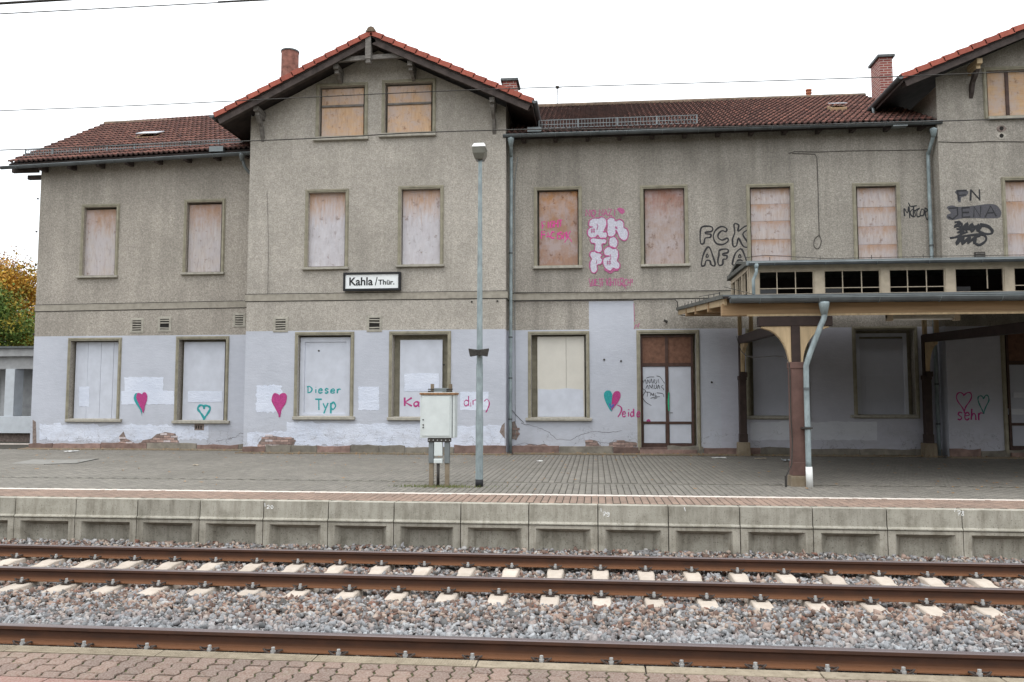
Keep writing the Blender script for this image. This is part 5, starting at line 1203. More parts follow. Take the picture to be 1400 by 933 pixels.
OUT = [[(1085, 355), (1120, 348), (1143, 355), (1140, 375), (1108, 380), (1108, 388), (1135, 392), (1130, 408), (1105, 412), (1098, 438), (1082, 440), (1078, 400)],
 [(1218, 360), (1190, 350), (1160, 370), (1148, 405), (1165, 440), (1200, 445), (1226, 428), (1222, 412), (1195, 422), (1175, 410), (1175, 390), (1195, 372), (1215, 378)],
 [(1258, 340), (1272, 335), (1283, 345), (1280, 375), (1318, 348), (1342, 350), (1340, 362), (1305, 390), (1335, 440), (1328, 460), (1305, 452), (1282, 412), (1272, 450), (1255, 455), (1250, 420), (1262, 380)],
 [(1085, 555), (1095, 500), (1115, 462), (1130, 465), (1145, 505), (1158, 548), (1150, 560), (1135, 550), (1130, 532), (1110, 532), (1102, 556)],
 [(1180, 478), (1200, 470), (1225, 472), (1225, 488), (1200, 494), (1200, 502), (1220, 505), (1218, 522), (1200, 525), (1198, 550), (1180, 556), (1172, 535), (1178, 500)],
 [(1250, 550), (1262, 500), (1285, 472), (1300, 472), (1315, 505), (1325, 540), (1322, 556), (1305, 550), (1300, 530), (1278, 530), (1270, 552)]]
INN = [[(1115, 495), (1122, 510), (1110, 512)], [(1288, 498), (1296, 512), (1282, 514)]]
graf('black outlined capital letters FCK AFA', ['spraygrey'], lambda m: (strokes(m, [cz(l) for l in OUT], 2.2, Mw, closed=True), strokes(m, [cz(l) for l in INN], 1.6, Mw, closed=True)))
def ck(P): return [(1220+p[0]/7.777, 240+p[1]/7.777) for p in P]
graf('thin black tag beside the downpipe', ['sprayblack'], lambda m: strokes(m, [ck(l) for l in ([(130, 435), (125, 350), (160, 400), (175, 330), (185, 455)], [(170, 290), (195, 330), (260, 322)], [(225, 330), (222, 440)], [(250, 380), (210, 365), (190, 400), (215, 440), (245, 430), (240, 380), (290, 350), (262, 380), (265, 440), (300, 430)], [(310, 360), (295, 420), (330, 425), (335, 370), (310, 360)], [(345, 345), (350, 430)], [(345, 345), (375, 370), (350, 400), (372, 475), (405, 375)])], 1.7, Mw))
def f(m):
    for P, r in (([(670, 170), (800, 165), (790, 215), (735, 235), (725, 285), (695, 270), (690, 215)], 0), ([(580, 340), (640, 320), (700, 335), (850, 325), (1010, 305), (1100, 315), (1150, 370), (1155, 420), (1110, 455), (850, 455), (760, 455), (640, 475), (585, 460), (580, 420), (620, 400)], 0)):
        patch(m, ck(P), G, .003, 1, True)
    strokes(m, [ck(l) for l in ([(680, 165), (790, 160)], [(690, 165), (712, 265)], [(700, 215), (780, 205)], [(835, 150), (830, 270)], [(835, 155), (935, 265)], [(925, 150), (930, 268)],
        [(690, 335), (695, 420), (640, 465), (595, 440)], [(600, 350), (680, 345)], [(740, 345), (745, 445), (825, 440)], [(740, 345), (820, 340)], [(745, 395), (815, 392)], [(865, 445), (870, 335), (935, 440), (940, 330)], [(985, 445), (1045, 325), (1105, 435)], [(1010, 400), (1085, 395)])], 2.2, G, smooth=False, mi=0, proud=.005)
    strokes(m, [ck(l) for l in ([(660, 500), (720, 495), (660, 550), (740, 510), (720, 590), (800, 510), (780, 590), (850, 515), (840, 600), (920, 520), (900, 590), (960, 520)], [(665, 530), (790, 560), (900, 540), (1000, 545), (1060, 580), (1050, 620), (980, 620), (920, 590), (950, 530)],
        [(930, 515), (1020, 540), (1065, 600)], [(670, 660), (720, 640), (680, 735), (760, 650), (740, 730), (830, 650), (800, 725), (880, 660), (870, 730)], [(610, 668), (700, 655), (900, 630), (980, 640), (995, 690), (930, 740), (880, 720), (860, 670), (930, 640)], [(690, 610), (760, 590), (720, 630), (800, 600)], [(690, 700), (860, 690)], [(680, 570), (860, 575)])], 3.5, G, mi=0, proud=.004)
graf('black letters FN JENA over two crossed-out scrawls', ['sprayblack', 'smudge'], f)
def f(m):
    def cd_(P): return [(870+p[0]/7.777, 500+p[1]/7.777) for p in P]
    strokes(m, [cd_(l) for l in ([(105, 135), (140, 122), (190, 122)], [(215, 112), (250, 120), (280, 160), (300, 190)], [(75, 160), (60, 200), (70, 245), (98, 270), (75, 310), (72, 350), (95, 385), (130, 410), (160, 425)], [(75, 185), (95, 150), (105, 195)], [(115, 195), (120, 150), (140, 190), (145, 150)], [(155, 185), (160, 140), (175, 190), (190, 145)], [(200, 150), (195, 185), (215, 185), (220, 150)], [(235, 145), (240, 190)],
        [(100, 245), (120, 210), (125, 250)], [(135, 250), (140, 205), (160, 240), (170, 200), (178, 250)], [(190, 205), (195, 245), (215, 235), (210, 200)], [(225, 250), (235, 205), (250, 250)], [(285, 210), (262, 225), (285, 245), (290, 262)], [(115, 330), (120, 285), (100, 282), (150, 285)], [(150, 325), (155, 290), (170, 320), (180, 290), (185, 325)], [(200, 290), (200, 325), (215, 320)], [(215, 290), (280, 300), (292, 335)], [(150, 350), (180, 340), (250, 330)], [(185, 355), (220, 345)])], .75, Mw+.1)
graf('fine black handwriting on the door board', ['sprayblack'], f)
graf('green spray mark on the door post', ['green'], lambda m: strokes(m, [[(914.5, 537), (914, 550), (914.5, 562)]], 1.8, Mw+.07))
def f(m): strokes(m, [heart(1318, 547, 22, 27)], 1.7, G, closed=True); write(m, 'sehr', 1309, 574, 7.5, 15, 9.3, 1.9, G, .02)
graf('magenta heart outline with the word sehr', ['magenta'], f)
graf('green heart outline', ['greenheart'], lambda m: strokes(m, [heart(1344.5, 550, 17, 24)], 1.7, G, closed=True))
graf('small magenta scribble', ['pinkmauve'], lambda m: strokes(m, [[(867, 450), (870, 444), (872, 448), (874, 442)], [(866.5, 415), (867.5, 440)]], .9, Mw))
# chalk numbers on the platform wall
def chalk(txt, px, py, cw, ch, adv):
    m = MB(); write(m, txt, px, py, cw, ch, adv, 1.0, EDGE, .02, .0); obj('chalk_number', m, 'chalk', pf)
chalk('20', 365, 695.5, 3.6, 4.5, 5.2); chalk('79', 824, 706, 4, 5.5, 5); chalk('78', 1309, 705, 4, 6, 5.2)
m = MB(); strokes(m, [[(362, 688), (362.5, 693)], [(821.5, 695), (822, 700)], [(1306, 695), (1305, 700)], [(935.5, 694), (937, 699)]], 1, EDGE); obj('chalk_mark', m, 'chalk', pf)

# ------------------------------------------------------------------ station name sign
SY = G-.12; x0, x1, z0, z1 = rect(469.5, 372.5, 547.5, 397.5, SY)
SG = thing('station_sign', 'black framed white enamel station sign reading Kahla/Thür. between two boarded windows', 'sign', ((x0+x1)/2, SY, z0))
fr = MB(); ring(fr, x0, x1, z0, z1, [(0, SY+.1), (0, SY-.03), (.06, SY-.03), (.062, SY+.02)]); obj('frame', fr, 'signblack', SG, fixn=False)
obj('face', MB().box(x0+.05, x1-.05, SY, SY+.09, z0+.05, z1-.05), 'signwhite', SG)
def text(s_, xa, xb, z, hcap, mat, parent, y, bold=.012, cap=None):
    """lettering fitted between xa and xb with the given capital height"""
    cu = bpy.data.curves.new('lettering', 'FONT'); cu.body = s_; cu.size = 1; cu.extrude = .01; cu.offset = bold
    to = bpy.data.objects.new('tmp', cu); C.objects.link(to); dg = bpy.context.evaluated_depsgraph_get(); dg.update(); me = bpy.data.meshes.new_from_object(to.evaluated_get(dg)); bpy.data.objects.remove(to)
    x_ = [v.co.x for v in me.vertices]; z_ = [v.co.y for v in me.vertices]; sx = (xb-xa)/(max(x_)-min(x_)); sz = hcap/((cap or max(z_))-0)
    for v in me.vertices: v.co = Vector((xa+(v.co.x-min(x_))*sx, y-v.co.z*.2, z+v.co.y*sz))
    me.materials.clear(); me.materials.append(M[mat]); return obj('lettering', me, None, parent)
W_ = x1-x0; H_ = z1-z0
text('Kahla', x0+W_*.105, x0+W_*.518, z0+H_*.3, H_*.43, 'signblack', SG, SY-.004, .02)
text('/', x0+W_*.555, x0+W_*.6, z0+H_*.3, H_*.43, 'signblack', SG, SY-.004, .015)
text('Th\u00fcr.', x0+W_*.612, x0+W_*.895, z0+H_*.32, H_*.28, 'signblack', SG, SY-.004, .02, cap=.73)

# ------------------------------------------------------------------ lamp post with loudspeaker
LY = 14.7; lx = at(656, 400, LY)[0]; LP = thing('lamp_post', 'tall galvanised platform lamp post with a small boxy lamp head beside the cabinet', 'lamp post', (lx, LY, 0))
zt = at(656, 219, LY)[1]; m = MB()
m.tube([(lx, LY, .12), (lx, LY, 1.25)], .068, 28); m.tube([(lx, LY, 1.25), (lx, LY, 2.2)], .062, 28); m.tube([(lx, LY, 2.2), (lx, LY, zt)], [.056, .034], 28); obj('pole', m, 'galv', LP)
m = MB(); m.tube([(lx, LY, -.01), (lx, LY, .13)], .072, 16); obj('base_sleeve', m, 'black', LP, smooth=True)
m = MB(); m.box(lx-.03, lx+.03, LY-.066, LY-.05, .75, 1.2); obj('access_hatch', m, 'galv', LP, bevel=.004)
x0, x1, z0, z1 = rect(647, 199, 665, 219.5, LY); m = MB()
zc = z1-.07
m.v = [(x0, LY-.16, zc), (x1, LY-.16, zc), (x1, LY+.16, zc), (x0, LY+.16, zc), (x0+.05, LY-.1, z0), (x1-.05, LY-.1, z0), (x1-.05, LY+.1, z0), (x0+.05, LY+.1, z0), (x0+.01, LY-.15, z0+.1), (x1-.01, LY-.15, z0+.1), (x1-.01, LY+.15, z0+.1), (x0+.01, LY+.15, z0+.1)]
for a, b in (((0, 1, 2, 3), (8, 9, 10, 11)), ((8, 9, 10, 11), (4, 5, 6, 7))):
    for i in range(4): j = (i+1) % 4; m.f.append((a[i], a[j], b[j], b[i])); m.m.append(0)
m.f.append((0, 3, 2, 1)); m.f.append((4, 5, 6, 7)); m.m += [0, 0]; obj('lamp_body', m, plain('smoky_lamp_glass', (.16, .155, .13, 1), .25, .15), LP, bevel=.01)
m = MB(); m.v = [(x0-.01, LY-.17, zc), (x1+.01, LY-.17, zc), (x1+.01, LY+.17, zc), (x0-.01, LY+.17, zc), (x0+.03, LY-.12, z1+.01), (x1-.03, LY-.12, z1+.01), (x1-.03, LY+.12, z1+.01), (x0+.03, LY+.12, z1+.01)]
m.f = [(0, 3, 2, 1), (4, 5, 6, 7), (0, 1, 5, 4), (1, 2, 6, 5), (2, 3, 7, 6), (3, 0, 4, 7)]; m.m = [0]*6; obj('lamp_cap', m, 'white_plastic', LP, bevel=.01)
m = MB(); m.tube([(lx, LY, zt-.03), (lx, LY, z0+.02)], .045, 12); obj('collar', m, 'zinc', LP)
zz1 = at(653, 483, LY)[1]
SP = thing('loudspeaker', 'dark twin loudspeaker clamped to the lamp post above head height', 'loudspeaker', (lx, LY-.1, zz1-.07))
for sgn in (-1, 1):
    m = MB(); P = [(lx+sgn*.03, zz1+.055), (lx+sgn*.185, zz1+.075), (lx+sgn*.155, zz1-.07), (lx+sgn*.03, zz1-.05)]; m.prism(P, 'y', LY-.16, LY-.07); obj('horn', m, 'darkmetal', SP, bevel=.006)
m = MB(); m.box(lx-.035, lx+.035, LY-.13, LY-.045, zz1-.05, zz1+.055); m.tube([(lx, LY, zz1-.02), (lx, LY, zz1+.03)], .066, 14); obj('clamp', m, 'darkmetal', SP)

# ------------------------------------------------------------------ cabinet
CY = 14.55; x0, x1, z0, z1 = rect(574.5, 540, 621.5, 599, CY); CX = (x0+x1)/2
CB = thing('control_cabinet', 'white steel control cabinet on two metal legs standing on the platform', 'cabinet', (CX, CY+.15, 0))
obj('body', MB().box(x0, x1, CY, CY+.32, z0, z1), 'cabinet', CB, bevel=.008)
obj('door', MB().box(x0+.035, x1-.085, CY-.014, CY-.001, z0+.035, z1-.02), 'cabinet', CB, bevel=.005)
obj('side_trim', MB().box(x1-.05, x1-.035, CY-.008, CY, z0+.01, z1-.01), 'zinc', CB)
for zz_ in (.42, .30, .24): m = MB(); xx = x0+.06; m.tube([(xx, CY-.03, z0+(z1-z0)*zz_), (xx, CY-.005, z0+(z1-z0)*zz_)], .013, 8); obj('lock', m, 'darkmetal', CB)
obj('lid', MB().box(x0-.012, x1+.018, CY-.03, CY+.34, z1, z1+.035), 'rust', CB, bevel=.006)
obj('lid_plate', MB().box(x0+.0, x1+.005, CY-.015, CY+.325, z1+.035, z1+.045), 'cabinet', CB, bevel=.003)
m = MB(); zb = z1+.045; m.box(x0+.2, x1-.12, CY+.05, CY+.09, zb+.01, zb+.075); obj('lifting_bar', m, 'zinc', CB, bevel=.005)
for bx in (x0+.19, x1-.1): m = MB(); m.box(bx-.06, bx+.04, CY+.03, CY+.11, zb, zb+.03); m.box(bx-.06, bx+.05, CY+.03, CY+.11, zb+.045, zb+.065); obj('bracket', m, 'darkmetal', CB, bevel=.004)
for bx in (x0+.235-.03, x1-.09): m = MB(); m.tube([(bx, CY+.07, zb), (bx, CY+.07, zb+.15)], .033, 10); obj('lifting_stud', m, 'pedestal', CB)
m = MB(); m.box(x0+.14, x1-.09, CY-.01, CY+.2, z0-.075, z0-.004); obj('mounting_rail', m, 'darkmetal', CB, bevel=.004)
for k in range(6): m = MB(); bx = x0+.17+k*.075; m.tube([(bx, CY-.025, z0-.04), (bx, CY-.008, z0-.04)], .012, 6); obj('bolt', m, 'bolt', CB)
for lx_ in (x0+.2, x1-.14):
    obj('leg', MB().box(lx_-.038, lx_+.038, CY+.03, CY+.09, -.01, z0-.07), 'pedestal', CB, bevel=.004)
    obj('leg_sleeve', MB().box(lx_-.045, lx_+.045, CY+.01, CY+.1, .42, z0-.075), 'zinc', CB, bevel=.005)
m = MB(); m.box(CX-.075+.02, CX+.075+.02, CY-.01, CY+.08, .55, .8); m.box(CX-.06, CX+.1, CY-.02, CY+.09, .42, .5); obj('terminal_box', m, 'cabinet', CB, bevel=.01)
m = MB(); m.tube([(CX+.015, CY+.03, .0), (CX+.015, CY+.03, .45)], .028, 10); obj('cable_duct', m, 'darkmetal', CB, smooth=True)

# ------------------------------------------------------------------ platform canopy
CF = 15.2; XC = 2.33; XCE = 18.0
CN = thing('platform_canopy', 'wooden platform canopy with a glazed lantern strip on red-brown posts', 'canopy', (6, CF, 0))
zf = 3.44; sl = (4.04-3.44)/(22.3-15.2); YBk = Mw-.3
def zr_(y): return zf+(y-CF)*sl
m = MB(); m.prism([(CF, zr_(CF)), (YBk, zr_(YBk)), (YBk, zr_(YBk)-.035), (CF, zr_(CF)-.035)], 'x', XC+.02, XCE); obj('roof_deck', m, 'soffit', CN)
m = MB(); m.prism([(CF-.01, zr_(CF)+.002), (18, zr_(18)+.002), (18, zr_(18)+.03), (CF-.01, zr_(CF)+.03)], 'x', XC, XCE); obj('roof_covering', m, 'zinc_dark', CN)
m = MB(); m.prism([(18.0, zr_(18)+.002), (YBk, zr_(YBk)+.002), (YBk, zr_(YBk)+.03), (18.0, zr_(18)+.03)], 'x', XC, XCE); obj('roof_covering', m, 'bitumen', CN)
# planks seen from below at the left end
m = MB(); m.prism([(CF+.1, zr_(CF+.1)-.036), (YBk, zr_(YBk)-.036), (YBk, zr_(YBk)-.16), (CF+.1, zr_(CF+.1)-.16)], 'x', XC+.04, XC+.09); obj('end_board', m, 'pine_pale', CN)
m = MB(); m.prism([(CF+.02, zr_(CF)+.04), (YBk, zr_(YBk)+.045), (YBk, zr_(YBk)-.035), (CF+.02, zr_(CF)-.035)], 'x', XC-.02, XC+.015); obj('end_trim', m, 'bitumen', CN)
half_gutter(XC+.12, XCE, CF-.08, zf-.05, zf-.08, .085, CN, 'zinc_dark')
obj('gutter_flashing', MB().box(XC+.1, XCE, CF-.17, CF-.0, zf-.035, zf-.02), 'zinc', CN)
# purlins along the track direction
obj('front_beam', MB().box(XC-.0, XCE, CF+.14, CF+.3, 3.1, 3.32), 'pine', CN, bevel=.008)
obj('front_beam_batten', MB().box(XC+.45, XCE, CF+.12, CF+.14, 3.085, 3.12), 'pine_pale', CN)
for y_, xo in ((17.4, .0), (19.6, 0), (21.6, 0)):
    z_ = zr_(y_)-.04; obj('purlin', MB().box(XC+.02, XCE, y_-.07, y_+.07, z_-.2, z_), 'pine', CN, bevel=.006)
k = int((XCE-XC)/.9)
for i in range(k+1):
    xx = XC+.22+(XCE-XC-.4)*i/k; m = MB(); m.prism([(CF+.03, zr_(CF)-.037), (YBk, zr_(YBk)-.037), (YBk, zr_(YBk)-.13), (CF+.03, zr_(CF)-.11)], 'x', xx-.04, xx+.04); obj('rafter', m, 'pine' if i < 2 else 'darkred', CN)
# lantern
LYF, LYB = 18.0, 20.4; LX0 = at(1025, 380, LYF)[0]; zb0 = 3.77; zt0 = 4.42
m = MB(); m.prism([(LYF-.16, 4.46), (LYF-.16, 4.52), (19.2, 4.76), (LYB+.16, 4.56), (LYB+.16, 4.50), (19.2, 4.7)], 'x', LX0-.08, XCE); obj('lantern_roof', m, 'bitumen', CN)
m = MB(); m.box(LX0-.1, XCE, LYF-.2, LYF-.155, 4.435, 4.53); obj('lantern_edge', m, 'zinc', CN)
half_gutter(LX0-.05, XCE, LYF-.23, 4.475, 4.455, .055, CN, 'zinc_dark')
obj('lantern_rail', MB().box(LX0, XCE, LYF-.03, LYF+.06, 4.335, 4.46), 'cream', CN)
obj('lantern_rail', MB().box(LX0, XCE, LYF-.03, LYF+.06, zb0-.05, zb0+.04), 'cream', CN)
wpx = [(1037, 1113), (1126, 1204), (1215, 1292.5), (1305, 1373), (1385.5, 1460), (1475, 1550), (1565, 1640)]
prev = LX0
for n_, (a, b) in enumerate(wpx):
    xa = at(a, 385, LYF)[0]; xb = at(b, 385, LYF)[0]
    obj('lantern_post', MB().box(prev, xa, LYF-.028, LYF+.06, zb0+.04, 4.335), 'cream', CN)
    wn = MB(); ring(wn, xa, xb, zb0+.04, 4.335, [(0, LYF-.01), (0, LYF-.012), (.025, LYF-.012), (.027, LYF+.03)]); wo_ = obj('lantern_window', wn, 'cream', CN, fixn=False)
    W3 = (xb-xa)/3; zc = 3.95
    bars = [xa+W3, xa+2*W3] if n_ != 3 else [xa+(xb-xa)*.66]
    for bx in bars: obj('glazing_bar', MB().box(bx-.009, bx+.009, LYF-.008, LYF+.012, zb0+.06 if n_ != 3 else zb0+.12, 4.315), 'cream', wo_)
    if n_ != 3: obj('glazing_bar', MB().box(xa+.02, xb-.02, LYF-.006, LYF+.01, zc-.008, zc+.008), 'cream', wo_)
    if n_ % 2 == 1 or n_ == 0:
        gm = MB(); gm.box(xa+.03, xa+W3-.01, LYF+.014, LYF+.018, zb0+.06, zc-.01); obj('pane', gm, 'glass_dark', wo_)
    prev = xb
obj('lantern_post', MB().box(prev, XCE, LYF-.028, LYF+.06, zb0+.04, 4.335), 'cream', CN)
# dark interior back side of the lantern, and its glazed left end
obj('lantern_back', MB().box(LX0+.05, XCE, LYB, LYB+.05, zr_(LYB), 4.52), 'soffit', CN)
le = MB(); ring_y = [(LYF+.06, LYB)]
le.box(LX0-.02, LX0+.05, LYF+.06, LYB, zr_(LYF)+.03, zr_(LYF)+.15); le.box(LX0-.02, LX0+.05, LYF+.06, LYB, 4.38, 4.48)
for y_ in (LYF+.14, LYF+.9, LYF+1.7, LYB-.06): le.box(LX0-.015, LX0+.045, y_-.05, y_+.05, zr_(LYF)+.1, 4.38)
for y_ in np.linspace(LYF+.3, LYB-.2, 7): le.box(LX0-.005, LX0+.02, y_-.01, y_+.01, zr_(LYF)+.1, 4.38)
le.box(LX0-.008, LX0+.022, LYF+.06, LYB, zr_(LYF)+.24, zr_(LYF)+.26)
obj('lantern_end', le, 'cream', CN)
m = MB(); m.beam((LX0-.06, LYF-.1, 4.5), (LX0-.06, LYB+.1, 4.56), .06, .09); obj('lantern_trim', m, 'bitumen', CN)
dx = at(1034, 385, LYF-.2)[0]
m = MB(); m.tube([(dx, LYF-.23, 4.43), (dx, LYF-.23, 4.28), (dx-.06, LYF-.2, 4.12), (dx-.06, LYF-.2, zr_(LYF))], .035, 10); dpp = obj('downpipe', m, 'galv', CN, smooth=True)
m = MB(); m.tube([(dx, LYF-.23, 4.46), (dx, LYF-.23, 4.36)], [.065, .04], 10); obj('funnel', m, 'galv', dpp, smooth=True)
# loose roof wires
m = MB(); m.tube([(LX0-.1, LYF-.1, 4.62), (LX0+.3, LYF-.12, 4.66), (LX0+1.6, LYF-.15, 4.56), (LX0+4, LYF-.15, 4.57), (LX0+9, LYF-.15, 4.56)], .007, 5)
for k in range(8): m.tube([(LX0+.4+k*1.05, LYF-.15, 4.5), (LX0+.4+k*1.05, LYF-.15, 4.62)], .007, 4)
m.tube([(XC, CF+3.4, zr_(CF+3.4)+.15), (XC+.02, CF+2, zr_(CF+2)+.12), (XC, CF+.4, zr_(CF)+.12)], .008, 5)
for k in range(9): y_ = CF+.4+k*.75; m.tube([(XC, y_, zr_(y_)), (XC+.02, y_+.1, zr_(y_)+.12)], .01, 4)
m.tube([(XC+.1, CF+.5, zr_(CF)+.25), (XC+1.2, CF+2.3, zr_(CF+2)+.1), (XC+8, CF+2.4, zr_(CF+2)+.09)], .006, 4)
obj('lightning_wire', m, 'darkmetal', CN)
# posts
FX = at(1089, 560, 15.42)[0]; FXS = 4.97
def post(x, y, front):
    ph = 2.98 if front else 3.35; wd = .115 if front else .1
    pd = MB(); w2 = .165 if front else .17; hp = .19 if front else .38
    pd.v = [(x-w2, y-w2, -.01), (x+w2, y-w2, -.01), (x+w2, y+w2, -.01), (x-w2, y+w2, -.01), (x-w2*.93, y-w2*.93, hp), (x+w2*.93, y-w2*.93, hp), (x+w2*.93, y+w2*.93, hp), (x-w2*.93, y+w2*.93, hp)]
    pd.f = [(0, 3, 2, 1), (4, 5, 6, 7), (0, 1, 5, 4), (1, 2, 6, 5), (2, 3, 7, 6), (3, 0, 4, 7)]; pd.m = [0]*6
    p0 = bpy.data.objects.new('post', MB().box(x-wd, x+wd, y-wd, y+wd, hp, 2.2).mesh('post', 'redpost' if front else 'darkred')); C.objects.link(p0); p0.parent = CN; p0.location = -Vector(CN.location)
    md = p0.modifiers.new('b', 'BEVEL'); md.width = .02; md.segments = 2
    obj('pedestal', pd, 'pedestal', p0, bevel=.012)
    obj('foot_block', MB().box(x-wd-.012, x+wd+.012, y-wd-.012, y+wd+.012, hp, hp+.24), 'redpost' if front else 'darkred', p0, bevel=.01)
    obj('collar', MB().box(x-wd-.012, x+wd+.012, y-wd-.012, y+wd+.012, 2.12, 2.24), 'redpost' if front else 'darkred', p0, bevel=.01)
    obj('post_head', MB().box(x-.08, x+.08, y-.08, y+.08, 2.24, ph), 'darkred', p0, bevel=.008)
    return p0
def knee(x, y, sgn, z1, mat='pine_pale', L_=.52, H_=.72, th=.06):
    # solid curved brace: straight against post and beam, concave outer edge
    pts = [(x+sgn*.08, z1), (x+sgn*(.08+L_), z1), (x+sgn*(.08+L_), z1-.03)]
    for t in np.linspace(.08, 1, 8): a = t*math.pi/2; pts.append((x+sgn*(.08+.04+(L_-.04)*(1-math.sin(a))), z1-.04-(H_-.04)*(1-math.cos(a))))
    pts.append((x+sgn*.08, z1-H_))
    m = MB(); m.prism(pts, 'y', y-th, y+th); return m
for k in range(3):
    x = FX+FXS*k; y = 15.42; p0 = post(x, y, True)
    obj('saddle', MB().box(x-.66, x+.66, y-.085, y+.085, 2.9, 3.08), 'darkred', p0, bevel=.01)
    for sgn in (-1, 1): obj('knee_brace', knee(x, y, sgn, 2.9), 'pine_pale', p0, bevel=.006)
    bxp = at(1015, 540, Mw-.33)[0]+4.98*k; by = Mw-.33; p1 = post(bxp, by, False)
    t = MB(); t.beam((x, y, 2.95), (bxp, by, 3.26), .18, .22); obj('tie_beam', t, 'darkred', CN, bevel=.01)
    pts = [(by-.1, 3.15), (by-.75, 3.12), (by-.7, 3.05)]+[(by-.1-.04-.55*(1-math.sin(a)), 3.05-.7*(1-math.cos(a))) for a in np.linspace(.15, math.pi/2, 7)]+[(by-.1, 2.35)]
    kb_ = MB(); kb_.prism(pts, 'x', bxp-.05, bxp+.05); obj('knee_brace', kb_, 'pine_pale', p1, bevel=.006)
    for o_ in (-.06, .25): obj('strut', MB().box(bxp+o_-.05, bxp+o_+.05, by-.2, by-.1, 3.37, zr_(by-.2)-.14), 'pine_pale', p1)
    obj('clip_block', MB().box(bxp-.03, bxp+.12, by-.16, by-.1, 2.2, 2.34), 'darkred', p1)
# canopy downpipe
xg = at(1127, 417, CF-.1)[0]; xp = at(1104.5, 560, CF-.05)[0]
d_ = pipe([(xg, CF-.08, zf-.1), (xg+.0, CF-.08, zf-.38), (xg-.08, CF-.06, zf-.6), (xp+.02, CF-.03, 2.25), (xp, CF+.0, 2.0), (xp, CF+.0, 1.0), (xp, CF+.0, .35)], .05, 'galv', (1.75, 1.05), CN)
m = MB(); m.tube([(xp+.01, CF, .0), (xp+.005, CF, .36)], .06, 14); obj('pipe_foot', m, 'white_plastic', d_, smooth=True)
obj('pipe_clamp', MB().box(xp-.1, xp+.07, CF-.07, CF+.1, 1.035, 1.06), 'darkmetal', d_)
m = MB(); m.tube([(FX-.13, 15.3, 2.1), (FX-.135, 15.28, 1.2), (FX-.12, 15.28, .8), (FX-.16, 15.2, .4), (FX-.27, 15.15, .2), (FX-.28, 15.15, 0)], .011, 6); m.tube([(FX-.28, 15.15, 0), (FX-.28, 15.15, .2)], .02, 6)
m.tube([tuple(p) for p in cr([(at(1007, 460, 21)[0], 21, at(1007, 460, 21)[1]), (FX-.6, 17, 2.45), (FX-.2, 15.5, 2.35), (FX-.13, 15.3, 2.1)], 4)], .009, 5); obj('cable', m, 'darkmetal', CN)
for (a, b, c_, d, yl, lab) in ((1055, 440.5, 1100, 446, 17.5, 'dim strip light under the canopy ceiling behind the front post'), (1212, 431.5, 1311, 437.5, 16.0, 'long pale strip light fixed below the front beam of the canopy')):
    x0, x1, z0, z1 = rect(a, b, c_, d, yl); sl2 = thing('strip_light', lab, 'strip light', ((x0+x1)/2, yl, z0)); obj('housing', MB().box(x0, x1, yl-.06, yl+.06, z0+.03, z1+.02), 'sill', sl2, bevel=.006)
    m = MB(); m.tube([(x0+.12, yl, z0+.015), (x1-.12, yl, z0+.015)], .018, 8); obj('tube', m, 'white_plastic', sl2, smooth=True)
    for xx in (x0+.05, x1-.05): obj('end_cap', MB().box(xx-.05, xx+.05, yl-.065, yl+.065, z0-.02, z1+.02), 'cream', sl2, bevel=.005)
    obj('hanger', MB().box((x0+x1)/2-.02, (x0+x1)/2+.02, yl-.02, yl+.02, z1, zr_(yl)-.036), 'darkmetal', sl2)

# ------------------------------------------------------------------ overhead wires
def catenary(label, pts, r=.0065):
    m = MB(); P = cr(pts, 6); m.tube([tuple(p) for p in P], r, 6); o = obj('overhead_wire', m, 'darkmetal', smooth=True); rebase(o); tag(o, label, 'wire')
catenary('upper overhead wire strung high across the gable and above the tiled roofs', [(-45, 10.6, 6.2), (-20, 10.6, 5.8), (-8.43, 10.6, 5.665), (-1.77, 10.6, 5.7), (4.5, 10.6, 5.66), (12, 10.6, 5.75), (30, 10.6, 6.2)])
catenary('lower overhead wire crossing just below the attic windows', [(-45, 10.6, 5.1), (-8.4, 10.6, 5.09), (-1.77, 10.6, 5.14), (4.3, 10.6, 5.06), (30, 10.6, 5.05)], .0075)
catenary('thin overhead wire cutting the upper left corner of the sky', [(-40, 6.7, 5.07), (-5.37, 6.7, 5.05), (-2.95, 6.7, 5.06), (5, 6.7, 5.07), (30, 6.7, 5.07)], .0055)
catenary('thick dark overhead cable in the extreme upper left corner', [(-30, 6.0, 4.66), (-4.9, 6.0, 4.77), (-4.1, 6.0, 4.82), (5, 6.0, 5.0), (30, 6.0, 5.1)], .012)

# ------------------------------------------------------------------ left annex
AY = 29.0; AN = thing('annex_building', 'low flat-roofed grey concrete shed left of the station', 'shed', (-28, AY, 0))
ax1 = -17.0; ax0 = -42
obj('wall', MB().box(ax0, ax1, AY+1.0, AY+6, .3, 3.2), 'annex', AN)
m = MB(); m.box(ax0, ax1, AY-.1, AY+6.2, 3.22, 3.52); obj('fascia', m, 'annex', AN, bevel=.02)
obj('roof_edge', MB().box(ax0-.1, ax1, AY-.2, AY+6.3, 3.52, 3.6), 'concrete_cap', AN)
obj('beam', MB().box(ax0, ax1, AY+.1, AY+.4, 2.75, 3.22), 'annex', AN, bevel=.01)
obj('base_wall', MB().box(ax0, ax1, AY-.05, AY+1, .32, .95), 'annex_light', AN, bevel=.01)
obj('plinth', MB().box(ax0, ax1, AY+.2, AY+1, -.05, .32), 'mortar', AN)
x = at(13, 530, AY)[0]
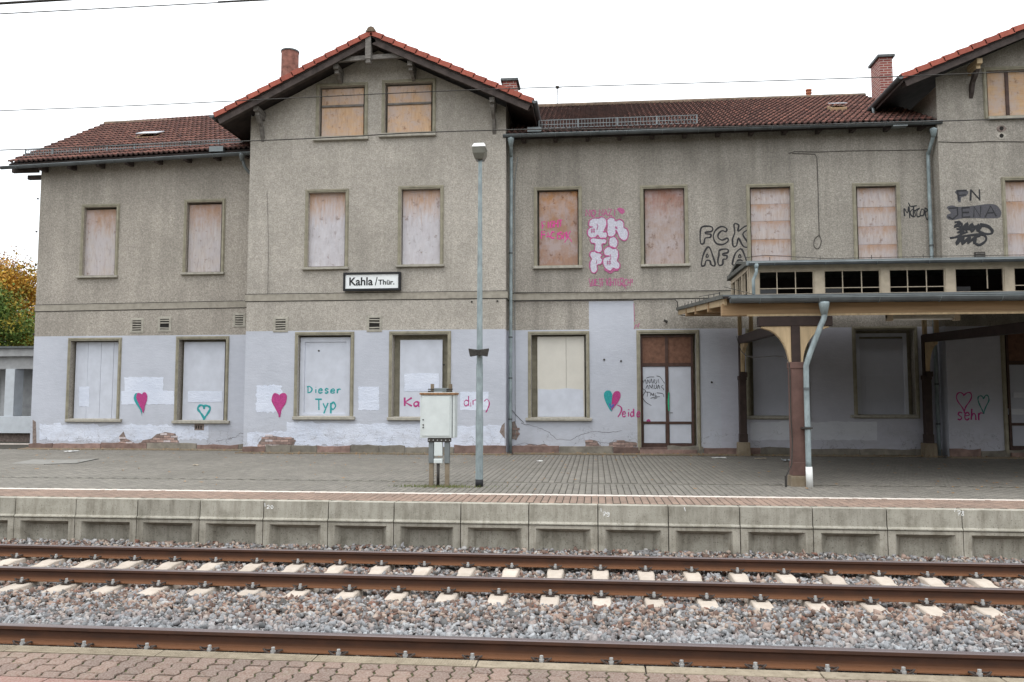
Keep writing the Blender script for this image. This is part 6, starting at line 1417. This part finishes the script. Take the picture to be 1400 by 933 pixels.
for k in range(-4, 3):
    xx = x+k*2.9; obj('pillar', MB().box(xx-.19, xx+.19, AY, AY+.5, .95, 2.75), 'annex_light', AN, bevel=.01)
    if xx+1.6 < ax1:
        for r_ in range(9): obj('slat', MB().box(xx+.75, xx+1.75, AY+.93, AY+.97, 1.3+r_*.13, 1.4+r_*.13), 'annex', AN)
kb = obj('kerb', MB().box(-42, -18.6, 27.2, 27.35, -.01, .03), 'line', kind='structure')

# ------------------------------------------------------------------ trees
def tree(x, y, h, cr_, leaf, label, seed, n=9000, lsz=.17):
    rg = np.random.default_rng(seed); rd = random.Random(seed)
    t = thing('broadleaf_tree', label, 'tree', (x, y, -.1), 'autumn trees behind the shed')
    m = MB(); P = [(x, y, -.1)]; 
    for k in range(1, 8): P.append((x+rd.uniform(-.15, .15)*k*.4, y+rd.uniform(-.15, .15)*k*.4, h*.8*k/7))
    m.tube(P, [.3*(1-.12*k) for k in range(8)], 8)
    cl = []
    for k in range(34):
        th = rd.uniform(0, 6.28); ph = rd.uniform(-.6, 1.4); rr = cr_*rd.uniform(.55, 1); c_ = (x+rr*math.cos(th)*math.cos(ph), y+rr*math.sin(th)*math.cos(ph), h*.62+rr*math.sin(ph)*.95); cl.append(c_)
        a = P[rd.randint(2, 6)]; mid = tuple((a[i]+c_[i])/2+(rd.uniform(-.3, .3)) for i in range(3)); m.tube([a, mid, c_], [.09, .05, .015], 5)
    obj('trunk', m, 'bark', t)
    cl = np.array(cl); ci = rg.integers(0, len(cl), n); pos = cl[ci]+rg.normal(0, 1, (n, 3))*np.array([.62, .62, .5])*cr_*.3
    q = rg.normal(size=(n, 3)); q /= np.linalg.norm(q, axis=1)[:, None]; u = np.cross(q, rg.normal(size=(n, 3))); u /= np.linalg.norm(u, axis=1)[:, None]; v = np.cross(q, u)
    s_ = (lsz*rg.uniform(.5, 1.1, n))[:, None]
    V = np.stack([pos-u*s_*.5, pos-v*s_*.35+u*s_*.05, pos+u*s_*.6, pos+v*s_*.35+u*s_*.05], 1).reshape(-1, 3); Fc = np.arange(n*4).reshape(-1, 4)
    obj('crown', npmesh('crown', V, Fc, leaf), None, t)
tree(-31.0, 38.5, 7.3, 2.8, 'leaf_green', 'green tree with a little yellow just behind the flat-roofed shed', 1, 26000)
tree(-34.8, 44.0, 9.6, 3.4, 'leaf_yellow', 'golden yellow autumn tree behind the green one', 2, 26000, .19)
tree(-30.2, 48.0, 10.0, 3.5, 'leaf_yellow', 'tall golden tree right beside the station corner', 6, 26000, .19)
tree(-39.5, 49.0, 10.6, 4.0, 'leaf_orange', 'thin russet tree at the left edge of the picture', 3, 9000, .18)
tree(-40, 40, 8.5, 3.6, 'leaf_green', 'dark green tree farther left behind the shed', 4, 9000)

# ------------------------------------------------------------------ litter, leaves, weeds
def scatter_leaves():
    n = 520; X = []; 
    for k in range(n):
        r = random.random()
        if r < .65: x = random.uniform(-18, 12); Yw = Lw if x < XG0 else (G if x < XG1 else (Mw if x < XR0 else G)); y = Yw-.35-abs(random.gauss(0, .35))
        else: x = random.uniform(-16, 11); y = random.uniform(14, 23)
        X.append((x, y))
    V = []; Fc = []
    for x, y in X:
        s_ = random.uniform(.02, .05); a = random.uniform(0, 6.28); z = .006+random.uniform(0, .01); k = len(V)
        zz_ = .034 if y > 23.0 else 0
        for j, (r_, dz) in enumerate(((1, .012), (.5, 0), (1, .02), (.55, .004))):
            th = a+j*math.pi/2; V.append((x+math.cos(th)*s_*r_, y+math.sin(th)*s_*r_, z+dz+zz_))
        Fc.append((k, k+1, k+2, k+3))
    o = obj('fallen_leaves', npmesh('fallen_leaves', np.array(V), np.array(Fc), 'fallen'), None, kind='stuff'); tag(o, 'dry brown leaves scattered on the platform and along the wall', 'leaves')
scatter_leaves()
def paper(px, py, w_, d_, label, mat='litter', h=.02):
    r = (px-700)*_rt-(py-466.5)*_U+F*_F; t = -CAMZ/r[2]; x, y = float(r[0]*t), float(r[1]*t)
    m = MB(); n = 5; z0 = .012
    for i in range(n+1):
        for j in range(3): m.v.append((x+(i/n-.5)*w_+random.uniform(-.01, .01), y+(j/2-.5)*d_+random.uniform(-.01, .01), z0+random.uniform(0, h)))
    for i in range(n):
        for j in range(2): k = i*3+j; m.f.append((k, k+3, k+4, k+1)); m.m.append(0)
    o = obj('paper_scrap', m, mat, fixn=False); sm_ = o.modifiers.new('s', 'SOLIDIFY'); sm_.thickness = .002; rebase(o); tag(o, label, 'litter')
paper(98, 618, .34, .3, 'white paper scrap lying in front of the left wing'); paper(983, 627, .38, .25, 'crumpled white paper near the wall left of the rear canopy post')
paper(1040, 628, .3, .2, 'beige paper scrap on the shaded paving right of the rear canopy post', 'cream'); paper(1075, 631, .2, .3, 'small bluish wrapper on the paving just left of the front canopy post', 'annex_light', .06)
paper(268, 637, .12, .14, 'small tan scrap on the open paving left of the gabled block', 'cream'); paper(738, 631.5, .14, .14, 'tiny white scrap on the paving in front of the left downpipe')
def weeds():
    V = []; Fc = []
    for k in range(900):
        if k < 620: x = random.gauss(-2.75, .42); y = 14.55+random.gauss(0, .1)
        else: x = random.uniform(-16, 9); Yw = Lw if x < XG0 else (G if x < XG1 else Mw); y = Yw-.05-random.random()*.3
        h = random.uniform(.015, .06); a = random.uniform(0, 6.28); b = .006; q = len(V); lx_ = random.uniform(-.02, .02)
        z = .03 if k >= 620 else 0
        V += [(x-b*math.cos(a), y-b*math.sin(a), z), (x+b*math.cos(a), y+b*math.sin(a), z), (x+lx_, y+lx_, z+h)]; Fc.append((q, q+1, q+2))
    o = obj('weeds', npmesh('weeds', np.array(V), np.array(Fc), 'grass'), None, kind='stuff'); tag(o, 'short green weeds round the cabinet legs and along the wall foot', 'weeds')
weeds()
print('objects', len(bpy.data.objects))
